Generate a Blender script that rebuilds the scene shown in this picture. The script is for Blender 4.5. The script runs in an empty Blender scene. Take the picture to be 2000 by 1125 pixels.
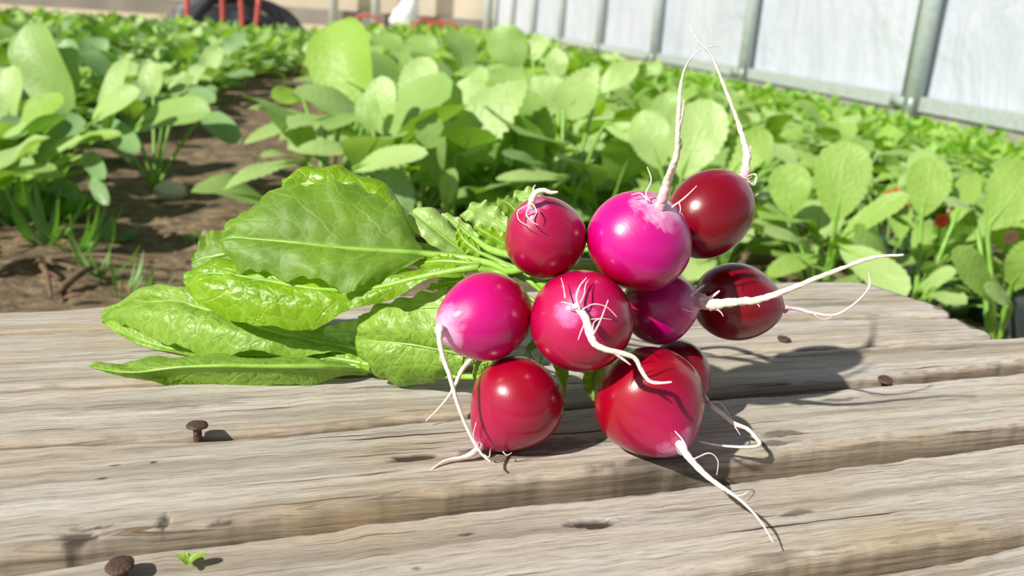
import bpy, math, random
import numpy as np
from mathutils import Vector, Matrix, noise as mnoise
PI = math.pi
sc = bpy.context.scene
col = sc.collection

# ------------------------------------------------------------------ camera
F_PX = 1700.0
PITCH = math.radians(17.4); ROLL = math.radians(4.0)
CAM = Vector((0, 0, 0.415))
WOOD_Z = 0.26
FW = Vector((0, math.cos(PITCH), -math.sin(PITCH)))
R0 = Vector((1, 0, 0)); U0 = Vector((0, math.sin(PITCH), math.cos(PITCH)))
RT = R0*math.cos(ROLL) + U0*math.sin(ROLL)
UP = -R0*math.sin(ROLL) + U0*math.cos(ROLL)
cd = bpy.data.cameras.new('camera'); cam = bpy.data.objects.new('camera', cd); col.objects.link(cam)
cd.sensor_width = 36; cd.lens = 36*F_PX/2000.0
cam.matrix_world = Matrix(((RT.x, UP.x, -FW.x, CAM.x), (RT.y, UP.y, -FW.y, CAM.y), (RT.z, UP.z, -FW.z, CAM.z), (0, 0, 0, 1)))
cd.dof.use_dof = True; cd.dof.focus_distance = 0.325; cd.dof.aperture_fstop = 15
cd.clip_start = 0.02; cd.clip_end = 200
sc.camera = cam
# ------------------------------------------------------------------ light
SUN_AZ = math.radians(50)    # left of straight behind the camera
SUN_EL = math.radians(39)
sd = Vector((-math.sin(SUN_AZ)*math.cos(SUN_EL), -math.cos(SUN_AZ)*math.cos(SUN_EL), math.sin(SUN_EL)))
sl = bpy.data.lights.new('sun', 'SUN'); so = bpy.data.objects.new('sun', sl); col.objects.link(so)
so.rotation_euler = sd.to_track_quat('Z', 'Y').to_euler(); so.location = (-3, -3, 4)
sl.energy = 4.9; sl.angle = math.radians(1.2); sl.color = (1.0, 0.95, 0.86)
w = bpy.data.worlds.new('sky'); sc.world = w; w.use_nodes = True
nt = w.node_tree; nt.nodes.clear()
sky = nt.nodes.new('ShaderNodeTexSky'); sky.sky_type = 'HOSEK_WILKIE'; sky.sun_direction = sd; sky.turbidity = 4.0; sky.ground_albedo = 0.4
hs = nt.nodes.new('ShaderNodeHueSaturation'); hs.inputs['Saturation'].default_value = 0.45
bg = nt.nodes.new('ShaderNodeBackground'); bg.inputs[1].default_value = 1.5
wo = nt.nodes.new('ShaderNodeOutputWorld')
nt.links.new(sky.outputs[0], hs.inputs['Color']); nt.links.new(hs.outputs[0], bg.inputs[0]); nt.links.new(bg.outputs[0], wo.inputs[0])
sc.view_settings.view_transform = 'Standard'; sc.view_settings.look = 'None'
sc.view_settings.gamma = 1; sc.view_settings.use_curve_mapping = False
sc.view_settings.exposure = 0.34

# ------------------------------------------------------------------ helpers
def ray(px, py):
    return FW + RT*((px-1000)/F_PX) - UP*((py-562.5)/F_PX)
def P(px, py, t):
    return CAM + ray(px, py)*t
def onz(px, py, z):
    d = ray(px, py); return CAM + d*((z-CAM.z)/d.z)
def crom(pts, n):
    """smooth resample of a list of Vectors"""
    pts = [Vector(p) for p in pts]
    if len(pts) == 2: return [pts[0].lerp(pts[1], i/(n-1)) for i in range(n)]
    e = [pts[0]*2-pts[1]] + pts + [pts[-1]*2-pts[-2]]
    out = []
    m = len(pts)-1
    for i in range(n):
        x = i/(n-1)*m; k = min(int(x), m-1); t = x-k
        a, b, c, d = e[k:k+4]
        out.append(0.5*((2*b) + (c-a)*t + (2*a-5*b+4*c-d)*t*t + (3*b-a-3*c+d)*t*t*t))
    return out
def mesh(name, verts, faces, mats, smooth=True, mi=None, attrs=None, uv=None):
    me = bpy.data.meshes.new(name)
    me.from_pydata([tuple(v) for v in verts], [], faces)
    for m in (mats if isinstance(mats, (list, tuple)) else [mats]): me.materials.append(m)
    if smooth: me.polygons.foreach_set('use_smooth', [True]*len(me.polygons))
    if mi is not None: me.polygons.foreach_set('material_index', mi)
    if attrs:
        for k, vals in attrs.items():
            vals = list(vals)
            if hasattr(vals[0], '__len__'):
                a = me.attributes.new(k, 'FLOAT_VECTOR', 'POINT'); a.data.foreach_set('vector', np.array(vals, dtype=np.float32).ravel())
            else:
                a = me.attributes.new(k, 'FLOAT', 'POINT'); a.data.foreach_set('value', np.array(vals, dtype=np.float32))
    me.update()
    return me
def link(name, data, parent=None, loc=(0, 0, 0)):
    o = bpy.data.objects.new(name, data); col.objects.link(o); o.location = loc
    if parent: o.parent = parent
    return o
def thing(name, label, cat, loc=(0, 0, 0), group=None):
    o = link(name, None, None, loc); o.empty_display_size = 0.02
    o['label'] = label; o['category'] = cat
    if group: o['group'] = group
    return o
def tag(o, label, cat, group=None, kind=None):
    o['label'] = label; o['category'] = cat
    if group: o['group'] = group
    if kind: o['kind'] = kind
    return o
class Geo:
    def __init__(s): s.v = []; s.f = []; s.mi = []; s.a = {}
    def add(s, v, f, mi=0, **at):
        n = len(s.v); s.v += [tuple(p) for p in v]; s.f += [tuple(i+n for i in q) for q in f]; s.mi += [mi]*len(f)
        for k in set(list(s.a)+list(at)):
            if k not in s.a: s.a[k] = [(0, 0, 0) if hasattr(at[k][0], '__len__') else 0.0]*n
            s.a[k] += list(at[k]) if k in at else [((0, 0, 0) if s.a[k] and hasattr(s.a[k][0], '__len__') else 0.0)]*len(v)
    def build(s, name, mats, smooth=True): return mesh(name, s.v, s.f, mats, smooth, s.mi, s.a)
    def xf(s, M): s.v = [tuple(M @ Vector(p)) for p in s.v]; return s
def tube(pts, rad, seg=10, n=None, rough=0.0, seed=0):
    """tapered tube along smoothed pts; returns v, f, t(along)"""
    n = n or max(8, len(pts)*5)
    c = crom(pts, n)
    m = len(rad)-1
    vs = []; fs = []; tt = []
    side = None
    for i in range(n):
        d = (c[min(i+1, n-1)]-c[max(i-1, 0)])
        if d.length < 1e-9: d = Vector((0, 0, 1))
        d.normalize()
        if side is None: side = d.orthogonal().normalized()
        side = (side - d*side.dot(d)).normalized()
        up = d.cross(side)
        x = i/(n-1)*m; k = min(int(x), m-1); r = rad[k]*(1-(x-k)) + rad[k+1]*(x-k)
        for j in range(seg):
            a = 2*PI*j/seg
            rr = r*(1+rough*mnoise.noise(Vector((math.cos(a)*1.3+seed, math.sin(a)*1.3, i*0.55))))
            vs.append(c[i]+side*math.cos(a)*rr+up*math.sin(a)*rr); tt.append(i/(n-1))
    for i in range(n-1):
        for j in range(seg):
            a = i*seg+j; b = i*seg+(j+1) % seg
            fs.append((a, b, b+seg, a+seg))
    fs.append(tuple(range(seg-1, -1, -1))); fs.append(tuple((n-1)*seg+j for j in range(seg)))
    return vs, fs, tt
def box_v(c, s, R=None):
    v = []
    for x in (-1, 1):
        for y in (-1, 1):
            for z in (-1, 1):
                p = Vector((x*s[0]/2, y*s[1]/2, z*s[2]/2))
                if R: p = R @ p
                v.append(Vector(c)+p)
    f = [(0, 1, 3, 2), (4, 6, 7, 5), (0, 4, 5, 1), (2, 3, 7, 6), (0, 2, 6, 4), (1, 5, 7, 3)]
    return v, f

# ------------------------------------------------------------------ materials
def newmat(name):
    m = bpy.data.materials.new(name); m.use_nodes = True; t = m.node_tree; t.nodes.clear()
    out = t.nodes.new('ShaderNodeOutputMaterial')
    return m, t, out
class N:
    def __init__(s, t): s.t = t
    def n(s, typ, **kw):
        x = s.t.nodes.new(typ)
        for k, v in kw.items():
            if k.startswith('i_'):
                k = k[2:]; k = int(k) if k.isdigit() else k.replace('_', ' ')
                if isinstance(v, bpy.types.NodeSocket): s.t.links.new(v, x.inputs[k])
                else: x.inputs[k].default_value = v
            else: setattr(x, k, v)
        return x
    def m(s, op, a, b=None, c=None, clamp=False):
        x = s.t.nodes.new('ShaderNodeMath'); x.operation = op; x.use_clamp = clamp
        for i, v in enumerate((a, b, c)):
            if v is None: continue
            if isinstance(v, bpy.types.NodeSocket): s.t.links.new(v, x.inputs[i])
            else: x.inputs[i].default_value = v
        return x.outputs[0]
    def mix(s, f, a, b, mode='MIX'):
        x = s.t.nodes.new('ShaderNodeMix'); x.data_type = 'RGBA'; x.blend_type = mode
        for i, v in ((0, f), (6, a), (7, b)):
            if isinstance(v, bpy.types.NodeSocket): s.t.links.new(v, x.inputs[i])
            else: x.inputs[i].default_value = v if i == 0 else (tuple(v)+(1,))[:4]
        return x.outputs[2]
    def ramp(s, f, stops, interp='LINEAR'):
        x = s.t.nodes.new('ShaderNodeValToRGB'); x.color_ramp.interpolation = interp
        e = x.color_ramp.elements
        while len(e) < len(stops): e.new(0.5)
        for i, (p, c) in enumerate(stops):
            e[i].position = p; e[i].color = (tuple(c)+(1,))[:4] if hasattr(c, '__len__') else (c, c, c, 1)
        s.t.links.new(f, x.inputs[0]); return x.outputs[0]
    def attr(s, nm): return s.n('ShaderNodeAttribute', attribute_name=nm)
    def scale(s, vec, sx, sy, sz=1):
        x = s.n('ShaderNodeMapping'); s.t.links.new(vec, x.inputs[0]); x.inputs['Scale'].default_value = (sx, sy, sz); return x.outputs[0]
    def noise(s, vec, scale, detail=4, rough=0.55, dist=0.0):
        x = s.n('ShaderNodeTexNoise'); s.t.links.new(vec, x.inputs['Vector']); x.inputs['Scale'].default_value = scale
        x.inputs['Detail'].default_value = detail; x.inputs['Roughness'].default_value = rough; x.inputs['Distortion'].default_value = dist
        return x.outputs[0]
    def link(s, a, b): s.t.links.new(a, b)
def srgb(r, g, b):
    f = lambda c: (c/255/12.92) if c/255 <= 0.04045 else ((c/255+0.055)/1.055)**2.4
    return (f(r), f(g), f(b))

def simple(name, c, rough=0.6, c2=None, scale=60, bump=0.0, metallic=0.0, spec=0.5, bscale=None):
    m, t, out = newmat(name); k = N(t)
    tc = k.n('ShaderNodeTexCoord').outputs['Object']
    b = k.n('ShaderNodeBsdfPrincipled')
    b.inputs['Roughness'].default_value = rough; b.inputs['Metallic'].default_value = metallic; b.inputs['Specular IOR Level'].default_value = spec
    nz = k.noise(tc, scale, 5)
    k.link(k.mix(k.ramp(nz, [(0.35, 0), (0.65, 1)]), c, c2 or tuple(x*0.75 for x in c)), b.inputs['Base Color'])
    if bump:
        bn = k.n('ShaderNodeBump'); bn.inputs['Strength'].default_value = bump; bn.inputs['Distance'].default_value = 0.001 if not bscale else bscale
        k.link(nz, bn.inputs['Height']); k.link(bn.outputs[0], b.inputs['Normal'])
    k.link(b.outputs[0], out.inputs[0]); return m

def wood_mat():
    m, t, out = newmat('weathered_wood'); k = N(t)
    uv = k.attr('grain').outputs['Vector']; dark = k.attr('dark').outputs['Fac']; edge = k.attr('edge').outputs['Fac']
    warp = k.noise(k.scale(uv, 4, 18), 1.0, 3)
    x = k.n('ShaderNodeVectorMath', operation='ADD'); k.link(uv, x.inputs[0])
    cmb = k.n('ShaderNodeCombineXYZ'); k.link(k.m('MULTIPLY', k.m('SUBTRACT', warp, 0.5), 0.004), cmb.inputs[1]); k.link(cmb.outputs[0], x.inputs[1])
    wv = x.outputs[0]
    fine = k.noise(k.scale(wv, 70, 1700), 1.0, 6, 0.65)
    mid = k.noise(k.scale(wv, 16, 420), 1.0, 5, 0.6)
    rings = k.noise(k.scale(wv, 3.0, 90), 1.0, 3, 0.5)
    blot = k.noise(k.scale(uv, 9, 26), 1.0, 4, 0.6)
    speck = k.noise(k.scale(uv, 500, 800), 1.0, 3, 0.6)
    base = k.ramp(rings, [(0.30, srgb(148, 138, 124)), (0.48, srgb(186, 178, 165)), (0.62, srgb(203, 197, 187))])
    base = k.mix(k.m('MULTIPLY', k.ramp(blot, [(0.5, 0), (0.72, 1)]), 0.55), base, srgb(181, 160, 122))
    base = k.mix(k.m('MULTIPLY', k.ramp(blot, [(0.28, 1), (0.46, 0)]), 0.5), base, srgb(206, 205, 203))
    base = k.mix(k.m('MULTIPLY', k.ramp(mid, [(0.32, 1), (0.5, 0)]), 0.55), base, srgb(120, 108, 92))
    base = k.mix(k.m('MULTIPLY', k.ramp(fine, [(0.36, 1), (0.5, 0)]), 0.6), base, srgb(98, 88, 76))
    base = k.mix(k.m('MULTIPLY', k.ramp(fine, [(0.58, 0), (0.75, 1)]), 0.4), base, srgb(222, 218, 208))
    base = k.mix(k.m('MULTIPLY', k.ramp(speck, [(0.3, 1), (0.42, 0)]), 0.25), base, srgb(120, 112, 100))
    crk = k.noise(k.scale(wv, 10, 330), 1.0, 2, 0.4)
    ck = k.m('MULTIPLY', k.ramp(crk, [(0.33, 1), (0.36, 0)]), k.ramp(k.noise(k.scale(uv, 14, 50), 1.0, 2), [(0.45, 0), (0.6, 1)]))
    base = k.mix(k.m('MULTIPLY', ck, 0.95), base, srgb(60, 50, 40))
    base = k.mix(k.m('MULTIPLY', edge, 0.6), base, k.ramp(mid, [(0.35, srgb(92, 78, 60)), (0.55, srgb(150, 124, 88)), (0.7, srgb(172, 150, 115))]))
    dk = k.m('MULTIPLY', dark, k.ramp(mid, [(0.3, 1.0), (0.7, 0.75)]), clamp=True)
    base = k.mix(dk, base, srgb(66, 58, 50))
    b = k.n('ShaderNodeBsdfPrincipled'); b.inputs['Roughness'].default_value = 0.72; b.inputs['Specular IOR Level'].default_value = 0.3
    k.link(base, b.inputs['Base Color'])
    h = k.m('ADD', k.m('MULTIPLY', fine, 0.5), k.m('MULTIPLY', mid, 0.7))
    h = k.m('SUBTRACT', h, k.m('MULTIPLY', ck, 0.5)); h = k.m('ADD', h, k.m('MULTIPLY', speck, 0.12))
    bn = k.n('ShaderNodeBump'); bn.inputs['Strength'].default_value = 0.7; bn.inputs['Distance'].default_value = 0.0009
    k.link(h, bn.inputs['Height']); k.link(bn.outputs[0], b.inputs['Normal'])
    k.link(b.outputs[0], out.inputs[0]); return m

def leaf_mat(name, c, cl, vein, back=None, rough=0.42, trans=0.38, tcol=None, side=7.0, ret=260.0, bump=0.6, spec=0.5, vstr=0.6, spots=False, rd=0.0012):
    """leaf: attribute 'lf' = (u along, lateral -1..1, 0), 'lm' = metres"""
    m, t, out = newmat(name); k = N(t)
    lf = k.attr('lf').outputs['Vector']; lm = k.attr('lm').outputs['Vector']
    s = k.n('ShaderNodeSeparateXYZ'); k.link(lf, s.inputs[0]); u = s.outputs[0]; v = k.m('ABSOLUTE', s.outputs[1])
    wn = k.noise(lm, 90, 3); wn = k.m('SUBTRACT', wn, 0.5)
    mid = k.m('SUBTRACT', 1, k.m('DIVIDE', v, k.m('ADD', 0.025, k.m('MULTIPLY', k.m('SUBTRACT', 1, u), 0.06))), clamp=True)
    # side veins leave the midrib and sweep to the tip
    sgn = k.m('MULTIPLY', k.m('SIGN', s.outputs[1]), 0.23)
    ph = k.m('ADD', k.m('SUBTRACT', k.m('MULTIPLY', u, side), k.m('MULTIPLY', k.m('POWER', v, 0.8), 1.5)), k.m('ADD', k.m('MULTIPLY', wn, 0.5), sgn))
    fr = k.m('ABSOLUTE', k.m('SUBTRACT', k.m('FRACT', ph), 0.5))
    sv = k.m('SUBTRACT', 1, k.m('DIVIDE', fr, k.m('ADD', 0.02, k.m('MULTIPLY', k.m('SUBTRACT', 1, v), 0.05))), clamp=True)
    vo = k.n('ShaderNodeTexVoronoi', feature='DISTANCE_TO_EDGE'); vo.inputs['Scale'].default_value = ret
    wv = k.n('ShaderNodeVectorMath', operation='ADD'); k.link(lm, wv.inputs[0])
    nv = k.n('ShaderNodeTexNoise'); nv.inputs['Scale'].default_value = 300; k.link(lm, nv.inputs['Vector'])
    nsc = k.n('ShaderNodeVectorMath', operation='SCALE'); k.link(nv.outputs['Color'], nsc.inputs[0]); nsc.inputs['Scale'].default_value = 0.004
    k.link(nsc.outputs[0], wv.inputs[1]); k.link(wv.outputs[0], vo.inputs['Vector'])
    rv = k.ramp(vo.outputs['Distance'], [(0.0, 1), (0.06, 0)])
    pil = k.ramp(vo.outputs['Distance'], [(0.0, 0), (0.35, 1)], 'EASE')
    big = k.noise(lm, 45, 3)
    base = k.mix(k.ramp(big, [(0.35, 0), (0.65, 1)]), c, cl)
    if spots:
        sp = k.noise(lm, 160, 2); base = k.mix(k.ramp(sp, [(0.70, 0), (0.76, 0.5)]), base, srgb(150, 130, 60))
    vm = k.m('MAXIMUM', k.m('MULTIPLY', k.m('POWER', mid, 0.7), 1.0), k.m('MAXIMUM', k.m('MULTIPLY', sv, 0.65), k.m('MULTIPLY', rv, 0.5)))
    front = k.mix(k.m('MULTIPLY', vm, vstr), base, vein)
    bc = back or tuple(min(1, x*0.8+0.12*y) for x, y in zip(cl, (0.9, 1.0, 0.6)))
    geo = k.n('ShaderNodeNewGeometry')
    colr = k.mix(geo.outputs['Backfacing'], front, k.mix(k.m('MULTIPLY', vm, vstr), bc, vein))
    b = k.n('ShaderNodeBsdfPrincipled'); b.inputs['Roughness'].default_value = rough; b.inputs['Specular IOR Level'].default_value = spec
    k.link(colr, b.inputs['Base Color'])
    tr = k.n('ShaderNodeBsdfTranslucent'); k.link(k.mix(k.m('MULTIPLY', vm, 0.4), tcol or tuple(min(1, x*1.6) for x in cl), vein), tr.inputs[0])
    h = k.m('ADD', k.m('MULTIPLY', pil, 0.3), k.m('MULTIPLY', big, 0.6)); h = k.m('SUBTRACT', h, k.m('MULTIPLY', k.m('MAXIMUM', mid, k.m('MULTIPLY', sv, 0.8)), 0.3))
    bn = k.n('ShaderNodeBump'); bn.inputs['Strength'].default_value = bump; bn.inputs['Distance'].default_value = rd
    k.link(h, bn.inputs['Height']); k.link(bn.outputs[0], b.inputs['Normal']); k.link(bn.outputs[0], tr.inputs['Normal'])
    mx = k.n('ShaderNodeMixShader'); mx.inputs[0].default_value = trans
    k.link(b.outputs[0], mx.inputs[1]); k.link(tr.outputs[0], mx.inputs[2]); k.link(mx.outputs[0], out.inputs[0])
    return m

def radish_mat(name, body, blush, tipc, b0=0.35, b1=0.8, rough=0.27, t0=0.955):
    """colour runs from the body through the blush to the pale root collar by the attribute 'ax' (0 crown, 1 tip)"""
    m, t, out = newmat(name); k = N(t)
    ax = k.attr('ax').outputs['Fac']; pa = k.attr('pa').outputs['Vector']
    st = k.noise(k.scale(pa, 14, 1.0, 1.0), 3.0, 5, 0.7); st = k.m('SUBTRACT', st, 0.5)
    bl = k.noise(k.scale(pa, 1.2, 1.2, 1.2), 2.2, 3); bl = k.m('SUBTRACT', bl, 0.5)
    f = k.m('ADD', ax, k.m('ADD', k.m('MULTIPLY', st, 0.10), k.m('MULTIPLY', bl, 0.22)))
    cc = k.ramp(f, [(0.0, body), (b0, body), (b1, blush), (t0, blush), (1.0, tipc)])
    vo = k.n('ShaderNodeTexVoronoi'); vo.inputs['Scale'].default_value = 16; k.link(pa, vo.inputs['Vector'])
    cc = k.mix(k.m('MULTIPLY', k.ramp(vo.outputs['Distance'], [(0.03, 1), (0.06, 0)]), 0.5), cc, srgb(225, 150, 170))
    b = k.n('ShaderNodeBsdfPrincipled'); b.inputs['Roughness'].default_value = rough; b.inputs['Specular IOR Level'].default_value = 0.5
    b.inputs['Coat Weight'].default_value = 0.5; b.inputs['Coat Roughness'].default_value = 0.13
    b.inputs['Subsurface Weight'].default_value = 0.12; b.inputs['Subsurface Radius'].default_value = (0.004, 0.0008, 0.001); b.inputs['Subsurface Scale'].default_value = 0.6
    k.link(cc, b.inputs['Base Color'])
    k.link(k.ramp(f, [(0.75, rough), (1.0, 0.45)]), b.inputs['Roughness'])
    nz = k.noise(pa, 30, 4, 0.6)
    h = k.m('ADD', k.m('MULTIPLY', st, k.ramp(ax, [(0.7, 0.15), (1.0, 1.5)])), k.m('MULTIPLY', nz, 0.25))
    bn = k.n('ShaderNodeBump'); bn.inputs['Strength'].default_value = 0.25; bn.inputs['Distance'].default_value = 0.0006
    k.link(h, bn.inputs['Height']); k.link(bn.outputs[0], b.inputs['Normal'])
    k.link(b.outputs[0], out.inputs[0]); return m
def root_mat(name, c0, c1, mid=0.3):
    m, t, out = newmat(name); k = N(t)
    ax = k.attr('al').outputs['Fac']; tc = k.n('ShaderNodeTexCoord').outputs['Object']
    nz = k.noise(tc, 500, 3, 0.6)
    f = k.m('ADD', ax, k.m('MULTIPLY', k.m('SUBTRACT', nz, 0.5), 0.35))
    cc = k.ramp(f, [(0.0, c0), (mid, tuple((a+b)/2 for a, b in zip(c0, c1))), (mid*2, c1)])
    b = k.n('ShaderNodeBsdfPrincipled'); b.inputs['Roughness'].default_value = 0.45; b.inputs['Subsurface Weight'].default_value = 0.2
    b.inputs['Subsurface Radius'].default_value = (0.002, 0.001, 0.001); b.inputs['Subsurface Scale'].default_value = 0.5
    k.link(cc, b.inputs['Base Color'])
    bn = k.n('ShaderNodeBump'); bn.inputs['Strength'].default_value = 0.4; bn.inputs['Distance'].default_value = 0.0005
    k.link(nz, bn.inputs['Height']); k.link(bn.outputs[0], b.inputs['Normal'])
    k.link(b.outputs[0], out.inputs[0]); return m

M_WOOD = wood_mat()
M_DARKWOOD = simple('old_beam_wood', srgb(96, 82, 64), 0.85, srgb(70, 58, 44), 40, 0.5)
M_RUST = simple('rusty_nail', srgb(104, 80, 68), 0.65, srgb(70, 54, 48), 900, 0.6, 0.4)
M_SOIL = None

# ------------------------------------------------------------------ wooden boards
WDIR = math.radians(18.0)
du = Vector((math.cos(WDIR), math.sin(WDIR), 0)); dv = Vector((-math.sin(WDIR), math.cos(WDIR), 0))
rng = np.random.RandomState(7)
_tab = rng.rand(256, 256)
def vnoise(x, y):
    xi = np.floor(x).astype(int); yi = np.floor(y).astype(int); fx = x-xi; fy = y-yi
    fx = fx*fx*(3-2*fx); fy = fy*fy*(3-2*fy)
    g = lambda a, b: _tab[a & 255, b & 255]
    return (g(xi, yi)*(1-fx)+g(xi+1, yi)*fx)*(1-fy) + (g(xi, yi+1)*(1-fx)+g(xi+1, yi+1)*fx)*fy
def fbm(x, y, o=4):
    s = 0; a = 0.5
    for i in range(o): s = s+a*(vnoise(x*2**i+17*i, y*2**i+31*i)-0.5); a *= 0.5
    return s
def edge_fn(pts, z):
    uvp = []
    for p in pts:
        q = onz(p[0], p[1], z); uvp.append((q.x*du.x+q.y*du.y, q.x*dv.x+q.y*dv.y))
    uvp.sort(); U = np.array([a for a, b in uvp]); V = np.array([b for a, b in uvp])
    s = (V[-1]-V[0])/(U[-1]-U[0])
    def f(u):
        r = np.interp(u, U, V)
        r = np.where(u < U[0], V[0]+(u-U[0])*0.5*s, r); r = np.where(u > U[-1], V[-1]+(u-U[-1])*0.5*s, r)
        return r
    return f
pallet = thing('wooden_board_table', 'weathered grey wooden board table top holding the radish bunch', 'table', (0, 0.35, 0))
PLOC = Vector(pallet.location)
STAINS_SHADOWS = [  # px, py, plane z, half-length, half-width (m), strength, pit depth
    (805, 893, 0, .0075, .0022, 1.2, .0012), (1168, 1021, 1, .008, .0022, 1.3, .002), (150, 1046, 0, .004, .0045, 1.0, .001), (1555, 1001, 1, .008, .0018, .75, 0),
    (1520, 848, 0, .010, .0020, .8, 0), (1500, 868, 0, .013, .0018, .8, 0), (1640, 780, 0, .008, .0016, .7, 0), (1055, 872, 0, .022, .0045, .75, 0), (1000, 893, 0, .016, .0022, .8, 0),  # besides stains: shadow of the lowest radishes painted onto the wood, continued below
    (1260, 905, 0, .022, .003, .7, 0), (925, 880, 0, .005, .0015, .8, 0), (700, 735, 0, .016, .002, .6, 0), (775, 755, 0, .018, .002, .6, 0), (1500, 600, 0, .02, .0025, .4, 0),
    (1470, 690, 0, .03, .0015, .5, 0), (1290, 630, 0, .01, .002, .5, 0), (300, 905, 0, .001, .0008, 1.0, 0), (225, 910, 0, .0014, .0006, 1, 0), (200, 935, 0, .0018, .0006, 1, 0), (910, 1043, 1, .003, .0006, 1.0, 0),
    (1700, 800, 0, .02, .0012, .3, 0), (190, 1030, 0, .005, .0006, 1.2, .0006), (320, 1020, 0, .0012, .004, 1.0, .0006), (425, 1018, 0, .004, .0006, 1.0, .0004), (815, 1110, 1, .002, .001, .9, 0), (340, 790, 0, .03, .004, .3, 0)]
def plank(front, back, z, u0, u1, nu, nvv, thick=0.02, rf=0.006, rb=0.003, endcut=None, seed=0, chip=0.0016):
    ff = edge_fn(front, z); fb = edge_fn(back, z)
    us = np.linspace(u0, u1, nu)
    # cross profile: (v fraction or offset, z offset)
    prof = [('b', 0.0, -thick), ('b', 0.0, -thick*0.55), ('b', 0.0, -rb)]
    prof += [('b', -rb*(1-math.cos(a)), -rb*(1-math.sin(a))) for a in (0.5, 1.0)]
    prof += [('m', i/(nvv-1), 0) for i in range(nvv)]
    prof += [('f', rf*(1-math.sin(a)), -rf*(1-math.cos(a))) for a in (0.4, 0.8, 1.2, PI/2)]
    prof += [('f', 0.0, -thick*0.45), ('f', 0.0, -thick*0.7), ('f', 0.001, -thick)]
    n = len(prof)
    V = np.zeros((nu, n)); Z = np.zeros((nu, n)); E = np.zeros((nu, n)); U = np.repeat(us[:, None], n, 1)
    chf = chip*1.1*fbm(us*110+seed*9, us*0+seed, 5) + 0.0012*fbm(us*14+seed*5, us*0+3.3, 2)
    chb = chip*2*fbm(us*80+seed*7, us*0+5+seed, 5)
    low = 0.0012*fbm(us*14+seed*5, us*0+3.3, 2)
    vf = ff(us)+chf; vb = fb(us)+chb
    vf0 = ff(us); vb0 = fb(us); GV = np.zeros((nu, n))
    for j, (kd, a, zz) in enumerate(prof):
        if kd == 'b': V[:, j] = vb + (a if a < 0 else 0); Z[:, j] = zz
        elif kd == 'm' : lo = vb-rb; hi = vf+rf; V[:, j] = lo+(hi-lo)*a; Z[:, j] = 0
        else: V[:, j] = vf+a+(0 if zz > -rf-1e-6 else (ff(us)+low-vf)*min(1, -zz/thick*1.6)); Z[:, j] = zz
        GV[:, j] = vb0-zz*1.3 if kd == 'b' else (vf0+zz*1.3+rf*0.3 if kd == 'f' else vb0+(vf0-vb0)*a)
        if kd == 'f': E[:, j] = min(1, 0.35-zz/rf*0.5)
        if kd == 'b': E[:, j] = min(1, 0.2-zz/rb*0.3)
    top = Z > -1e-6
    nz = 0.0006*fbm(U*14+seed*3, V*260+seed, 3) + 0.0010*fbm(U*6+seed, V*30+seed*2, 2)
    Z += np.where(top, nz, 0)
    face = (~top) & (Z > -thick*0.9)
    V += np.where(face, 0.0006*fbm(U*12+seed, Z*500+seed*4, 3), 0)
    D = np.zeros_like(V)
    for (px, py, pl, a, b, st, pit) in STAINS_SHADOWS:
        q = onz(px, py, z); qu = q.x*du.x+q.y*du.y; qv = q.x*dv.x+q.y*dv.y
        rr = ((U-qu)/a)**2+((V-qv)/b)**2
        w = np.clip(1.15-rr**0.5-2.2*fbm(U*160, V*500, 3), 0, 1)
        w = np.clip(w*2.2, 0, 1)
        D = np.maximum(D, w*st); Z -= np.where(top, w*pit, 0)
    E = np.clip(E + np.where(top, np.clip(1-np.abs(V-vf[:, None]-rf)/0.0022, 0, 1)*np.clip(fbm(U*25, V*3+seed, 3)*5+0.3, 0, 1), 0), 0, 1)
    if endcut:
        # right-hand broken end: u limited per v
        q = sorted([(p.x*dv.x+p.y*dv.y, p.x*du.x+p.y*du.y) for p in (onz(a, b, z) for a, b in endcut)])
        lim = np.interp(V, [a for a, b in q], [b for a, b in q]) + 0.0016*fbm(V*300, V*0+seed, 4)
        f = (U-u0)/(u1-u0)
        U2 = u0+(lim-u0)*f
        U = U2
    X = U*du.x+V*dv.x; Y = U*du.y+V*dv.y
    verts = np.stack([X, Y, Z+z], -1).reshape(-1, 3) - np.array(PLOC)
    faces = []
    for i in range(nu-1):
        b0 = i*n
        for j in range(n-1):
            faces.append((b0+j, b0+j+1, b0+n+j+1, b0+n+j))
        faces.append((b0+n-1, b0, b0+n, b0+2*n-1))
    faces.append(tuple(range(n-1, -1, -1))); faces.append(tuple((nu-1)*n+j for j in range(n)))
    gr = np.stack([U+seed*1.7, GV+seed*0.33, Z*0], -1).reshape(-1, 3)
    # orient: u x v order gives downward normals -> flip
    faces = [tuple(reversed(f)) for f in faces]
    me = mesh('board', verts, faces, M_WOOD, True, None, {'grain': gr, 'dark': D.ravel(), 'edge': E.ravel()})
    return link('board', me, pallet)
zA, zB = WOOD_Z, WOOD_Z-0.007
plank([(0, 649), (700, 637), (1510, 624), (1870, 619)], [(0, 606), (230, 591), (800, 574), (1400, 553), (1640, 547), (1900, 541)], zA+0.001, -0.62, 0.36, 420, 26, rb=0.004, rf=0.003,
      endcut=[(1640, 546), (1700, 556), (1765, 577), (1815, 592), (1850, 608), (1862, 622)], seed=1)['label'] = 'rearmost grey board with a worn rounded right end'
plank([(0, 761), (700, 732), (1380, 692), (1940, 657)], [(0, 653), (700, 641), (1510, 628), (1870, 624)], zA, -0.6, 0.36, 500, 40, rf=0.002, rb=0.002,
      endcut=[(1868, 622), (1895, 640), (1925, 648), (1942, 660)], seed=2)['label'] = 'second board from the back with a splintered right end'
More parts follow.
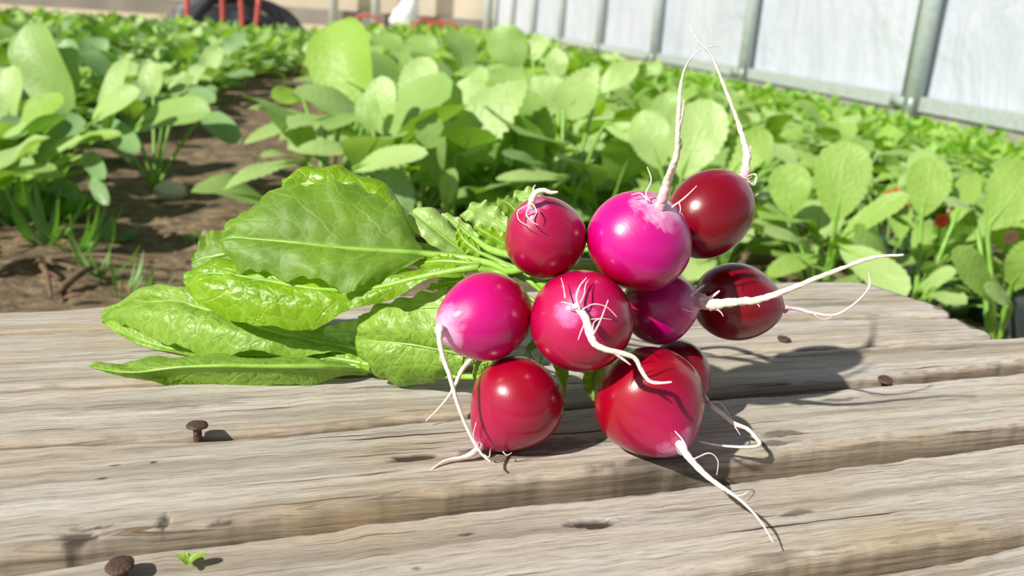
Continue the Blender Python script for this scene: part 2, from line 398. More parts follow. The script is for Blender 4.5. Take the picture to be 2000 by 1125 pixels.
plank([(0, 866), (300, 857), (420, 848), (600, 838), (830, 812), (1100, 790), (1390, 764), (1700, 740), (2000, 706)], [(0, 764), (700, 736), (1380, 695), (1940, 660), (2000, 657)], zA+0.0008, -0.6, 0.62, 900, 40, rf=0.0025, rb=0.002, seed=3, chip=0.002)
plank([(0, 1088), (400, 1026), (800, 970), (1050, 929), (1400, 896), (2000, 824)], [(0, 872), (300, 860), (420, 857), (600, 845), (830, 821), (1100, 798), (1390, 779), (1700, 752), (2000, 726)], zA, -0.55, 0.62, 1100, 70, rf=0.0035, rb=0.003, thick=0.024, seed=4, chip=0.0014)
plank([(0, 1330), (1000, 1180), (1393, 1116), (1700, 1076), (2000, 1030)], [(0, 1112), (160, 1093), (520, 1049), (800, 1012), (1050, 982), (1400, 945), (1700, 905), (2000, 864)], zB, -0.5, 0.62, 1000, 60, rf=0.004, rb=0.002, seed=5)
plank([(0, 1600), (1000, 1450), (2000, 1280)], [(0, 1362), (1000, 1212), (1500, 1142), (1800, 1100), (2000, 1060)], zB-0.003, -0.45, 0.55, 300, 30, rf=0.006, rb=0.004, seed=6)
# beams and legs that carry the boards
def uvz(u, v, z): return Vector((u*du.x+v*dv.x, u*du.y+v*dv.y, z))
RW = Matrix.Rotation(WDIR, 3, 'Z')
for u in (-0.25, 0.33):
    v, f = box_v(uvz(u, 0.335, WOOD_Z-0.045)-PLOC, (0.05, 0.40 if u < 0 else 0.30, 0.04), RW)
    link('support_beam', mesh('support_beam', v, f, M_DARKWOOD, False), pallet)
    for vv in (0.17, 0.44):
        hgt = WOOD_Z-0.065
        v, f = box_v(uvz(u, vv, hgt/2)-PLOC, (0.05, 0.05, hgt), RW)
        link('leg', mesh('leg', v, f, M_DARKWOOD, False), pallet)
def nail(px, py, z, hr, up, tilt=(0, 0), lab=None):
    p = onz(px, py, z)-PLOC
    g = Geo(); ax = Vector((tilt[0], tilt[1], 1)).normalized()
    top = p+ax*up
    v, f, _ = tube([p-ax*0.012, p, top], [hr*0.42]*3, 12, 6, 0.1); g.add(v, f)
    side = ax.orthogonal().normalized(); o = ax.cross(side)
    prof = [(hr*0.42, -0.0010), (hr*0.75, -0.0006), (hr*0.98, -0.0003), (hr, 0.0001), (hr*0.93, 0.0005), (hr*0.5, 0.0007), (0.00001, 0.0008)]
    nseg = 24; vs = []; fs = []
    for r, zz in prof:
        for j in range(nseg):
            a = 2*PI*j/nseg; rr = r*(1+0.05*math.sin(a*2+px)+0.03*math.sin(a*5))
            vs.append(top+side*math.cos(a)*rr+o*math.sin(a)*rr+ax*zz)
    for i in range(len(prof)-1):
        for j in range(nseg):
            fs.append((i*nseg+j, i*nseg+(j+1) % nseg, (i+1)*nseg+(j+1) % nseg, (i+1)*nseg+j))
    g.add(vs, fs)
    o = link('nail', g.build('nail', M_RUST), pallet)
    if lab: o['label'] = lab
nail(386, 859, WOOD_Z, 0.0037, 0.0058, (0.02, 0.0), 'rusty nail standing up beside the crack')
nail(238, 1128, zB, 0.0042, 0.0042, (-0.05, -0.04), 'round rusty nail head at the lower left')
nail(1530, 666, WOOD_Z, 0.0034, 0.0012, (0.06, -0.12))
nail(1728, 747, WOOD_Z, 0.0034, 0.0015, (-0.1, -0.2))

# ------------------------------------------------------------------ radishes
CR = srgb(176, 8, 40); CR_D = srgb(120, 6, 34); MG = srgb(214, 4, 128); WH = srgb(236, 205, 218)
MR_RED = radish_mat('red_radish_skin', srgb(148, 0, 34), srgb(168, 2, 72), srgb(208, 100, 160), 0.4, 0.92)
MR_RED2 = radish_mat('red_radish_skin_pink_cheek', srgb(158, 0, 30), srgb(184, 4, 84), srgb(206, 90, 156), 0.52, 0.95)
MR_RED3 = radish_mat('red_radish_skin_streaked', srgb(152, 0, 32), srgb(172, 8, 76), srgb(220, 130, 180), 0.6, 0.92, t0=0.93)
MR_DARK = radish_mat('dark_radish_skin', srgb(122, 0, 22), srgb(136, 6, 56), srgb(180, 60, 130), 0.6, 0.95)
MR_MAG = radish_mat('magenta_radish_skin', srgb(168, 0, 40), srgb(200, 2, 132), srgb(232, 180, 220), 0.34, 0.62, t0=0.92)
MR_MAG2 = radish_mat('magenta_radish_skin_even', srgb(172, 0, 50), srgb(202, 2, 124), srgb(236, 180, 222), 0.28, 0.7, t0=0.87)
M_ROOT_P = root_mat('root_pink_to_cream', srgb(226, 150, 190), srgb(240, 232, 208), 0.16)
M_ROOT_W = root_mat('root_cream', srgb(244, 222, 222), srgb(242, 236, 214), 0.2)
M_ROOT_V = root_mat('root_violet', srgb(178, 20, 130), srgb(226, 206, 200), 0.22)
M_ROOTLET = simple('rootlet', srgb(246, 226, 222), 0.5, srgb(232, 190, 200), 300)

def radish_body(C, axis, Re, L, taper, mat, neck, seed, parent, org, squash=1.0):
    """lathe round axis (crown at -L, root collar at +L*(1+taper)); returns collar point"""
    axis = axis.normalized(); s = axis.orthogonal().normalized(); o = axis.cross(s)
    nt_, ns = 64, 72
    vs = []; ax = []; pa = []
    Lt = L*(1+taper)
    for i in range(nt_+1):
        th = PI*i/nt_; a = -math.cos(th)
        base = math.sin(th)
        z = a*L
        r = Re*base
        if a > 0:
            # stretch the tip half and pinch it into the collar
            z = L*(a + taper*a**3)
            r = Re*(base*(1-taper*0.9*a**2) + 0.0)
            r = math.sqrt(r*r + (neck*a**6)**2)
        if a < -0.86: z = -L*(0.86+ (abs(a)-0.86)*0.55)
        for j in range(ns):
            ph = 2*PI*j/ns
            d = Vector((math.cos(ph), math.sin(ph), 0))
            nn = mnoise.noise(Vector((d.x*0.9+seed*5.1, d.y*0.9, a*0.9+seed)))
            n2 = mnoise.noise(Vector((d.x*2.2+seed*3.1, d.y*2.2, a*2.0-seed)))
            rr = r*(1+0.028*nn+0.008*n2)
            vs.append(C-org+axis*z+s*d.x*rr+o*d.y*rr)
            ax.append((z+L)/(Lt+L)); pa.append((d.x*rr/Re, d.y*rr/Re, z/L))
    fs = []
    for i in range(nt_):
        for j in range(ns):
            fs.append((i*ns+j, i*ns+(j+1) % ns, (i+1)*ns+(j+1) % ns, (i+1)*ns+j))
    fs.append(tuple(range(ns-1, -1, -1))); fs.append(tuple(nt_*ns+j for j in range(ns)))
    link('bulb', mesh('bulb', vs, fs, mat, True, None, {'ax': ax, 'pa': pa}), parent)
    return C+axis*Lt

RAD = {}
def radish(key, label, c, rpx, lpx, tip, dt, taper, mat, neck, root, rr, rmat, lets=(), seed=0, rough=0.22):
    """c=(px,py,t); tip=(px,py) where the collar shows, dt = its depth step; root = [(px,py,t)...]"""
    C = P(*c); Re = rpx/F_PX*c[2]; L = lpx/F_PX*c[2]
    org = C-Vector((0, 0, Re))
    e = thing('radish', label, 'radish', org, 'fresh radishes in the bunch')
    A = P(tip[0], tip[1], c[2]+dt)-C
    col_pt = radish_body(C, A, Re, L, taper, mat, neck, seed, e, org)
    A.normalize()
    pts = [col_pt-A*0.0022, col_pt+A*0.0006] + [P(*q) for q in root]
    v, f, t = tube([p-org for p in pts], [neck*0.95]+[q*0.76 for q in rr], 12, len(pts)*9, rough, seed)
    ro = link('taproot', mesh('taproot', v, f, rmat, True, None, {'al': t}), e)
    for lt in lets:
        w = lt[0]; q = [P(*x)-org for x in lt[1:]]
        v, f, t = tube(q, [w, w*0.8, w*0.45], 6, len(q)*5, 0.25, seed)
        link('rootlet', mesh('rootlet', v, f, M_ROOTLET, True), ro)
    RAD[key] = (e, C, A, L, org)
    return e
T8, T9, T5 = 0.324, 0.326, 0.314
radish('lowright', 'large round crimson radish lowest on the right, pale taproot running over the front board', (1268, 783, T9), 108, 104, (1318, 858), -0.012, 0.16, MR_RED3, 0.0013,
       [(1328, 868, .304), (1345, 893, .300), (1375, 925, .2965), (1405, 948, .293), (1440, 972, .290), (1470, 1000, .286), (1492, 1028, .284), (1510, 1060, .2795)],
       [.0024, .0021, .0017, .0014, .0011, .0009, .0006, .0005, .0004, .0002], M_ROOT_W,
       [(.00028, (1352, 898, .299), (1385, 885, .299), (1402, 900, .299), (1400, 928, .297)), (.00035, (1420, 962, .2915), (1445, 968, .291), (1462, 960, .291)),
        (.00045, (1345, 890, .300), (1335, 862, .303), (1318, 842, .305))], 1)
radish('lowleft', 'crimson radish lowest on the left, violet root tip lying on the wood', (1010, 786, T8), 91, 92, (945, 862), -0.003, 0.20, MR_RED, 0.0014,
       [(938, 872, .316), (925, 884, .314), (905, 893, .313), (870, 900, .311), (840, 920, .307), (820, 945, .302), (810, 970, .297)],
       [.0024, .0021, .0017, .0012, .0008, .0006, .0005, .0004, .0002], M_ROOT_V,
       [(.0003, (935, 872, .314), (925, 852, .313), (930, 826, .311), (934, 812, .311)), (.00028, (945, 888, .312), (955, 893, .312), (958, 878, .311), (960, 874, .311)), (.00025, (982, 882, .313), (990, 889, .313), (1000, 884, .313))], 2)
radish('centre', 'crimson radish in the middle of the bunch, crooked white taproot with side hairs', (1136, 627, T5), 100, 97, (1124, 596), -0.02, 0.03, MR_RED2, 0.0012,
       [(1142, 618, .2895), (1152, 650, .287), (1162, 672, .286), (1185, 683, .2855), (1215, 690, .286), (1240, 700, .287), (1252, 722, .287), (1268, 744, .286), (1290, 748, .285), (1312, 746, .285)],
       [.0017, .0017, .0020, .0017, .0013, .0012, .0011, .0010, .0009, .0008, .0006, .0004], M_ROOT_W,
       [(.0004, (1158, 655, .286), (1172, 628, .282), (1188, 586, .279)), (.0003, (1158, 650, .286), (1160, 630, .284), (1172, 622, .283)), (.0003, (1140, 636, .287), (1134, 650, .2855), (1129, 664, .285)),
        (.0005, (1132, 604, .290), (1126, 582, .2925), (1132, 560, .295), (1146, 542, .299)), (.0003, (1128, 600, .2915), (1140, 578, .293), (1144, 556, .296), (1150, 546, .299)),
        (.0003, (1104, 582, .2925), (1101, 562, .296), (1096, 543, .299)), (.0003, (1138, 604, .290), (1160, 594, .291), (1185, 600, .292), (1206, 620, .293)), (.00025, (1152, 624, .289), (1175, 622, .290), (1196, 624, .292)),
        (.0003, (1130, 600, .290), (1108, 592, .2915), (1096, 590, .2925)), (.0006, (1195, 686, .2855), (1215, 700, .286), (1232, 713, .286))], 3)
radish('left', 'bright magenta radish furthest left in the bunch, long root hanging from its pale end', (949, 618, .322), 86, 97, (868, 642), -0.012, 0.14, MR_MAG2, 0.0016,
       [(860, 640, .305), (858, 662, .304), (866, 700, .303), (878, 732, .303), (888, 770, .3035), (905, 820, .3035), (925, 862, .303), (942, 888, .302), (958, 902, .301)],
       [.0022, .0017, .0014, .0011, .0011, .0011, .0009, .0007, .0007, .0005, .0004], M_ROOT_W,
       [(.0003, (862, 690, .3025), (860, 700, .3025), (861, 706, .3025)), (.0004, (880, 735, .3025), (884, 760, .303), (895, 790, .303))], 4)
radish('topleft', 'small crimson radish at the upper left of the bunch, short torn white root', (1065, 465, .322), 80, 82, (1038, 402), -0.013, 0.10, MR_RED, 0.0016,
       [(1040, 388, .3065), (1048, 376, .3065), (1062, 372, .3065), (1076, 376, .3065), (1090, 375, .306)],
       [.0019, .0017, .0014, .0013, .0011, .0009, .0005], M_ROOT_W,
       [(.0003, (1036, 402, .3045), (1028, 418, .303), (1038, 432, .302), (1052, 440, .302)), (.00028, (1032, 400, .304), (1012, 412, .305), (1014, 430, .304), (1035, 443, .303)), (.00028, (1040, 398, .304), (1048, 412, .303), (1044, 424, .3025)),
        (.0004, (1046, 380, .3065), (1042, 368, .3065), (1046, 361, .3065))], 5)
radish('magenta', 'bright magenta radish at the top centre, pale shoulder under an upright white root', (1249, 470, .320), 104, 91, (1292, 398), -0.013, 0.03, MR_MAG, 0.0020,
       [(1302, 360, .3035), (1312, 330, .2985), (1322, 300, .295), (1324, 262, .292), (1326, 215, .290), (1330, 165, .289), (1342, 125, .288), (1368, 96, .288)],
       [.0027, .0021, .0017, .0015, .0012, .0011, .0009, .0006, .0004, .0002], M_ROOT_P,
       [(.0004, (1270, 396, .307), (1262, 378, .307), (1272, 352, .307), (1264, 326, .307)), (.00035, (1265, 392, .306), (1252, 378, .307), (1236, 380, .307), (1233, 381, .307)),
        (.0004, (1312, 405, .306), (1330, 392, .305), (1346, 378, .304), (1361, 363, .303)), (.0003, (1326, 394, .305), (1329, 406, .305), (1328, 417, .305)), (.0005, (1324, 262, .292), (1333, 225, .290), (1336, 195, .290)), (.0004, (1318, 308, .2955), (1332, 282, .2935), (1323, 262, .292))], 6, 0.45)
radish('topright', 'dark crimson radish highest on the right, tall thin root rising from its shoulder', (1385, 418, .348), 81, 95, (1448, 352), 0.004, 0.02, MR_DARK, 0.0010,
       [(1456, 330, .352), (1458, 300, .352), (1449, 262, .352), (1436, 225, .352), (1415, 170, .352), (1390, 110, .352), (1362, 78, .352), (1346, 46, .352)],
       [.0022, .0024, .0020, .0016, .0012, .0009, .0008, .0006, .0005, .0003], M_ROOT_P,
       [(.0003, (1458, 345, .351), (1476, 340, .351), (1472, 358, .351), (1456, 352, .351), (1470, 345, .351)), (.0003, (1458, 300, .351), (1467, 285, .351), (1463, 310, .351), (1455, 330, .351)), (.0003, (1456, 345, .350), (1472, 362, .350), (1478, 345, .350), (1466, 340, .350)),
        (.0003, (1463, 388, .346), (1472, 385, .346), (1482, 377, .346)), (.0003, (1386, 92, .352), (1396, 90, .352), (1404, 91, .352))], 7, 0.5)
radish('behindcentre', 'magenta radish tucked behind the centre, thick straight white root pointing right', (1287, 600, .345), 73, 72, (1350, 588), -0.009, 0.18, MR_MAG2, 0.0022,
       [(1385, 595, .327), (1430, 590, .324), (1480, 585, .322), (1530, 570, .321), (1590, 545, .321), (1650, 522, .321), (1705, 503, .321), (1765, 498, .321)],
       [.0035, .0030, .0024, .0018, .0016, .0014, .0012, .0011, .0009, .0006], M_ROOT_P,
       [(.0007, (1348, 578, .328), (1362, 566, .327), (1376, 556, .326)), (.0009, (1366, 584, .328), (1385, 582, .327), (1406, 568, .326)), (.0004, (1332, 602, .328), (1348, 608, .326), (1370, 603, .326)), (.0004, (1400, 604, .325), (1408, 610, .325), (1413, 618, .325)), (.0004, (1470, 588, .322), (1480, 594, .322), (1484, 600, .322))], 8, 0.45)
radish('right', 'dark crimson radish furthest right, thin root trailing right past the wood edge', (1436, 590, .358), 76, 84, (1505, 600), -0.002, 0.10, MR_DARK, 0.0012,
       [(1520, 600, .354), (1555, 603, .352), (1590, 612, .350), (1630, 615, .349), (1660, 600, .348), (1685, 578, .348), (1697, 558, .348), (1697, 532, .348)],
       [.0021, .0016, .0011, .0010, .0008, .0007, .0006, .0005, .0004, .0002], M_ROOT_V,
       [(.0003, (1590, 614, .349), (1608, 624, .349), (1632, 616, .349)), (.0004, (1694, 568, .348), (1700, 555, .348), (1698, 540, .348))], 9)
radish('behindlow', 'shaded radish half hidden behind the lower right one, curling root on the wood', (1328, 722, .357), 56, 62, (1378, 778), -0.006, 0.08, MR_DARK, 0.0010,
       [(1388, 792, .342), (1410, 808, .340), (1432, 826, .338), (1460, 838, .3365), (1476, 855, .334), (1484, 868, .331), (1466, 873, .3285), (1425, 872, .3275), (1395, 868, .3275), (1365, 862, .327)],
       [.0013, .0013, .0012, .0012, .0011, .0010, .0009, .0009, .0008, .0006, .0005, .0002], M_ROOT_W,
       [(.0003, (1384, 784, .343), (1405, 786, .341), (1418, 800, .340), (1430, 820, .338)), (.0003, (1430, 826, .338), (1440, 840, .336), (1446, 850, .336))], 10)
radish('hidden', 'hidden radish behind the leftmost one, only its pink root slants down to the wood crack', (962, 655, .352), 46, 48, (915, 708), -0.005, 0.10, MR_RED, 0.0012,
       [(903, 722, .345), (892, 745, .344), (878, 772, .343), (855, 800, .340), (832, 822, .338)],
       [.0015, .0013, .0011, .0009, .0007, .0005, .0003], M_ROOT_P, [], 11)

# ------------------------------------------------------------------ bunch leaves
GR = dict
ML_BRIGHT = leaf_mat('fresh_leaf_bright', srgb(110, 156, 16), srgb(136, 180, 28), srgb(190, 214, 96), rough=0.38, trans=0.33, tcol=srgb(170, 212, 24), ret=150, vstr=0.75, bump=0.8, rd=0.0014, side=6)
ML_MATT = leaf_mat('fresh_leaf_matt', srgb(100, 138, 44), srgb(124, 162, 50), srgb(172, 200, 108), rough=0.5, trans=0.42, tcol=srgb(170, 212, 24), ret=120, vstr=0.6, spots=True, bump=0.5, rd=0.001, side=5)
ML_UNDER = leaf_mat('fresh_leaf_underside', srgb(122, 162, 50), srgb(144, 182, 66), srgb(186, 212, 116), back=srgb(124, 166, 54), rough=0.42, trans=0.3, tcol=srgb(166, 206, 36), ret=190, vstr=0.75, bump=0.8, rd=0.0012, side=8)
ML_PALE = leaf_mat('fresh_leaf_pale', srgb(146, 182, 90), srgb(172, 204, 118), srgb(206, 226, 156), rough=0.34, trans=0.25, tcol=srgb(166, 205, 50), ret=200, vstr=0.4, bump=0.4, rd=.001)
M_STEM = simple('leaf_stalk', srgb(150, 192, 84), 0.35, srgb(124, 172, 56), 120, 0.2)

def leaf3(radkey, rails, mat, petiole=None, pr=0.0016, wav=0.0010, ser=0.0010, seed=0, nu=70, nv=28, bulge=0.0, freq=9, name='leaf'):
    """rails: list of (edgeA, mid, edgeB) each (px,py,t), from stalk to tip"""
    e = RAD[radkey][0]; org = RAD[radkey][4]
    A = crom([P(*r[0]) for r in rails], nu); B = crom([P(*r[1]) for r in rails], nu); C = crom([P(*r[2]) for r in rails], nu)
    vs = []; lf = []; lm = []
    s = 0
    for i in range(nu):
        if i: s += (B[i]-B[i-1]).length
        u = i/(nu-1)
        wa = (A[i]-B[i]).length; wc = (C[i]-B[i]).length
        for j in range(nv):
            x = -1+2*j/(nv-1)
            E, wd = (A[i], wa) if x < 0 else (C[i], wc)
            a = abs(x)
            p = B[i].lerp(E, a)
            tan = (B[min(i+1, nu-1)]-B[max(i-1, 0)]); 
            nrm = tan.cross(C[i]-A[i]);
            if nrm.length > 1e-12: nrm.normalize()
            if nrm.dot(p-CAM) > 0: nrm = -nrm
            p = p + nrm*bulge*(a-a*a)*4*min(1, wd/0.02)
            amp = wav*(a**2)*math.sin(u*freq*2*PI/2+seed+(1.7 if x < 0 else 0)) + wav*0.8*mnoise.noise(Vector((s*120+seed, x*2.5, seed*3)))*min(1, wd/.01)
            p = p + nrm*amp
            if a > 0.75 and wd > 1e-5:
                sr = ser*((a-0.75)/0.25)*(mnoise.noise(Vector((s*150+seed*7, (x > 0)*9.1, 2)))*1.3+0.35*mnoise.noise(Vector((s*420, (x > 0)*5.1, seed))))
                p = p + (E-B[i]).normalized()*sr*min(1, wd/0.008)
            vs.append(p-org); lf.append((u, x, 0)); lm.append((s+seed*0.37, x*wd, 0))
    fs = []
    for i in range(nu-1):
        for j in range(nv-1):
            fs.append((i*nv+j, (i+1)*nv+j, (i+1)*nv+j+1, i*nv+j+1))
    g = Geo(); g.add(vs, fs, 0, lf=lf, lm=lm)
    # raised midrib and stalk
    rib = [B[int(k*(nu-1)/7)] for k in range(8)]
    pts = ([P(*q) for q in petiole] if petiole else []) + rib
    r0 = pr
    np_ = len(petiole) if petiole else 0
    rad = [r0]*max(np_, 0) + [r0*(1-k/7*0.93) for k in range(8)]
    v, f, t = tube([p-org for p in pts], rad, 8, len(pts)*5, 0.1, seed)
    g.add(v, f, 1)
    o = link(name, g.build(name, [mat, M_STEM]), e)
    return o
def ends(key): return RAD[key][1]-RAD[key][2]*RAD[key][3]*0.8
def pet(key, *pts):
    """stalk from the crown of that radish through pts; returned as pixel-space triples"""
    c = ends(key); d = c-CAM; t = d.dot(FW); return [(1000+F_PX*d.dot(RT)/t, 562.5-F_PX*d.dot(UP)/t, t)] + list(pts)

# broad top leaf
leaf3('topleft', [((826, 489, .372), (832, 497, .370), (828, 508, .368)), ((800, 440, .374), (800, 494, .368), (775, 530, .362)), ((763, 391, .378), (765, 491, .367), (715, 557, .358)), ((705, 368, .380), (702, 488, .366), (676, 570, .355)),
      ((640, 355, .380), (640, 482, .366), (628, 551, .357)), ((580, 358, .379), (582, 475, .366), (570, 544, .359)), ((515, 384, .377), (530, 470, .367), (515, 535, .362)), ((462, 420, .374), (480, 466, .368), (468, 522, .365)), ((438, 446, .371), (446, 464, .369), (442, 498, .368)), ((432, 458, .370), (432, 468, .370), (433, 482, .370))],
      ML_MATT, pet('topleft', (1000, 530, .352), (960, 516, .36), (900, 503, .367)), seed=1, wav=.0012, ser=.0030, bulge=.003, nu=110, nv=44)
# leaf arching behind it with a curled rim
leaf3('magenta', [((812, 470, .392), (815, 480, .392), (812, 486, .392)), ((808, 430, .397), (770, 440, .391), (760, 470, .385)), ((760, 368, .400), (720, 400, .393), (700, 440, .385)), ((690, 334, .402), (660, 380, .394), (640, 420, .386)), ((640, 324, .402), (610, 365, .395), (590, 410, .387)), ((585, 332, .400), (565, 362, .395), (560, 400, .388)), ((553, 350, .397), (550, 366, .394), (549, 380, .391))],
      ML_BRIGHT, pet('magenta', (1000, 500, .385), (900, 480, .392)), seed=2, wav=.0014, ser=.0008, bulge=.005, nu=70)
# small leaf showing at the far left behind the top one
leaf3('left', [((560, 470, .386), (565, 500, .385), (560, 530, .383)), ((480, 440, .390), (480, 490, .386), (480, 550, .382)), ((425, 450, .390), (425, 500, .386), (430, 548, .382)), ((392, 466, .389), (395, 505, .387), (395, 545, .384)), ((376, 500, .388), (374, 515, .387), (374, 530, .386))],
      ML_MATT, pet('left', (900, 545, .372), (700, 520, .382)), seed=3, wav=.001, ser=.0015)
# long glossy leaf below the top one, one half folded towards the camera
leaf3('left', [((905, 524, .356), (920, 524, .356), (910, 533, .355)), ((850, 522, .364), (840, 538, .358), (850, 547, .356)), ((780, 530, .370), (760, 556, .360), (775, 574, .357)), ((700, 540, .374), (680, 570, .361), (690, 608, .358)), ((600, 530, .378), (600, 562, .362), (620, 636, .358)), ((530, 520, .380), (520, 548, .364), (540, 641, .360)), ((470, 512, .380), (450, 536, .366), (470, 628, .362)), ((420, 508, .379), (400, 534, .368), (405, 603, .366)), ((378, 525, .376), (370, 541, .371), (372, 578, .369)), ((361, 540, .373), (359, 545, .372), (360, 552, .371))],
      ML_BRIGHT, pet('left', (985, 540, .353), (940, 526, .356)), seed=4, wav=.0016, ser=.0008, bulge=.004, nu=110, nv=44)
# long leaf lying on the wood at the left
leaf3('lowleft', [((700, 670, .378), (705, 682, .376), (702, 694, .375)), ((640, 640, .385), (640, 672, .378), (640, 692, .374)), ((560, 620, .392), (560, 655, .379), (545, 690, .374)), ((480, 590, .400), (480, 632, .382), (450, 694, .376)), ((410, 570, .405), (410, 608, .388), (380, 690, .380)), ((340, 560, .410), (345, 590, .394), (320, 668, .387)), ((270, 572, .412), (280, 592, .401), (265, 645, .395)), ((220, 598, .413), (228, 606, .408), (225, 632, .404)), ((198, 620, .413), (198, 624, .412), (199, 630, .411))],
      ML_UNDER, pet('lowleft', (900, 690, .362), (780, 690, .372)), seed=5, wav=.0020, ser=.0012, bulge=.006, nu=110, nv=44)
# the rolled outer rim of that leaf
leaf3('lowleft', [((690, 692, .378), (692, 695, .378), (690, 698, .378)), ((560, 670, .384), (540, 693, .384), (540, 699, .381)), ((450, 675, .388), (430, 694, .388), (430, 699, .384)), ((370, 650, .393), (350, 684, .391), (350, 692, .388)), ((290, 625, .400), (275, 664, .396), (270, 672, .394)), ((230, 615, .408), (222, 640, .404), (218, 645, .403)), ((200, 620, .413), (200, 626, .411), (201, 630, .410))],
      ML_UNDER, pet('lowleft', (900, 700, .364), (780, 698, .374)), seed=12, wav=.0012, ser=.0008, bulge=.002, pr=.0012)
# lowest leaf, folded along its rib, flat on the boards
leaf3('hidden', [((712, 712, .380), (722, 722, .376), (718, 733, .377)), ((640, 703, .380), (640, 716, .362), (640, 742, .367)), ((560, 700, .380), (550, 716, .358), (570, 753, .364)), ((480, 699, .380), (470, 714, .355), (490, 757, .3625)), ((400, 694, .382), (390, 716, .354), (400, 758, .3625)), ((320, 698, .382), (310, 720, .355), (320, 757, .3635)), ((250, 708, .380), (250, 729, .358), (258, 748, .366)), ((200, 711, .377), (205, 722, .364), (207, 731, .369)), ((170, 713, .374), (170, 715, .372), (171, 718, .373))],
      ML_UNDER, pet('hidden', (880, 715, .358), (800, 725, .372)), seed=6, wav=.0014, ser=.0009, bulge=.002, pr=.0013, nu=100, nv=36)
# rounded leaf beside the leftmost radish, underside to the camera
leaf3('hidden', [((905, 660, .352), (905, 690, .353), (905, 725, .355)), ((865, 628, .352), (865, 684, .354), (865, 736, .360)), ((820, 612, .354), (820, 676, .356), (828, 752, .366)), ((775, 602, .358), (778, 670, .358), (780, 753, .368)), ((738, 604, .362), (742, 667, .361), (742, 735, .368)), ((707, 622, .366), (713, 664, .364), (711, 708, .368)), ((694, 655, .367), (695, 663, .367), (694, 674, .367))],
      ML_UNDER, pet('hidden', (930, 690, .350)), seed=7, wav=.0010, ser=.0016, bulge=.004, nu=90, nv=44, pr=.0010)
# leaf lying behind it
leaf3('left', [((900, 560, .364), (905, 600, .362), (900, 630, .360)), ((850, 568, .367), (850, 600, .364), (850, 634, .361)), ((800, 578, .370), (800, 603, .367), (800, 630, .363)), ((750, 592, .373), (750, 610, .370), (752, 628, .367)), ((700, 618, .376), (700, 624, .374), (700, 630, .372))],
      ML_PALE, pet('left', (920, 600, .356)), seed=8, wav=.0016, ser=.001, bulge=.002, pr=.001)
leaf3('hidden', [((740, 660, .374), (740, 668, .374), (740, 690, .373)), ((700, 628, .376), (695, 650, .376), (695, 668, .374)), ((660, 632, .378), (660, 648, .377), (665, 668, .376)), ((612, 646, .381), (612, 649, .381), (614, 652, .381))], ML_PALE, None, seed=9, wav=.001, pr=.0007)
leaf3('lowleft', [((720, 700, .372), (722, 712, .371), (720, 724, .370)), ((680, 692, .374), (680, 704, .373), (680, 716, .372)), ((640, 690, .377), (640, 698, .376), (640, 708, .375)), ((600, 690, .380), (600, 693, .380), (600, 697, .380))], ML_BRIGHT, pet('lowleft', (880, 735, .36)), seed=10, wav=.0006, pr=.0012)
# broad pale leaf back behind the stalks
leaf3('magenta', [((915, 494, .382), (920, 500, .381), (905, 503, .380)), ((898, 464, .384), (885, 478, .382), (862, 490, .378)), ((872, 430, .386), (850, 450, .382), (832, 470, .378)), ((845, 406, .388), (820, 425, .384), (806, 448, .380)), ((812, 408, .389), (805, 415, .387), (796, 428, .384))],
      ML_PALE, pet('magenta', (1000, 520, .380), (960, 510, .380)), seed=11, wav=.0005, bulge=.006, ser=.0004)
leaf3('topright', [((945, 478, .390), (945, 486, .389), (935, 492, .388)), ((925, 448, .392), (915, 458, .391), (900, 470, .389)), ((895, 425, .394), (885, 434, .393), (878, 446, .391)), ((862, 414, .396), (862, 418, .396), (862, 424, .395))], ML_PALE, pet('topright', (1000, 500, .388)), seed=13, wav=.0008, ser=.0006, pr=.0012)
leaf3('topright', [((1000, 445, .400), (1000, 456, .398), (1000, 475, .396)), ((985, 420, .402), (975, 436, .400), (968, 462, .397)), ((960, 398, .404), (945, 420, .402), (935, 446, .399)), ((935, 394, .405), (920, 408, .403), (910, 430, .401)), ((900, 418, .406), (898, 421, .405), (897, 424, .404))], ML_PALE, pet('topright', (1030, 480, .39)), seed=14, wav=.0016, ser=.0014, pr=.0008)
leaf3('behindcentre', [((1010, 480, .386), (1010, 490, .385), (1005, 500, .384)), ((985, 455, .388), (975, 470, .386), (965, 485, .384)), ((950, 442, .390), (945, 452, .388), (938, 462, .386)), ((925, 440, .391), (925, 442, .391), (925, 446, .390))], ML_BRIGHT, pet('behindcentre', (1050, 520, .375)), seed=15, wav=.0012, ser=.0012, pr=.0008)
leaf3('topright', [((1040, 440, .40), (1040, 450, .398), (1040, 465, .396)), ((1020, 395, .404), (1010, 415, .402), (1005, 440, .398)), ((1000, 384, .406), (990, 395, .404), (985, 415, .400)), ((972, 388, .407), (970, 392, .406), (968, 400, .405))], ML_MATT, None, seed=16, wav=.001, pr=.0007)
leaf3('behindlow', [((1080, 400, .41), (1080, 420, .408), (1080, 440, .406)), ((1050, 370, .412), (1040, 390, .410), (1035, 420, .406)), ((1015, 372, .414), (1005, 390, .412), (995, 415, .408)), ((982, 405, .415), (980, 412, .414), (978, 420, .413))], ML_PALE, None, seed=17, wav=.0012, pr=.0007)
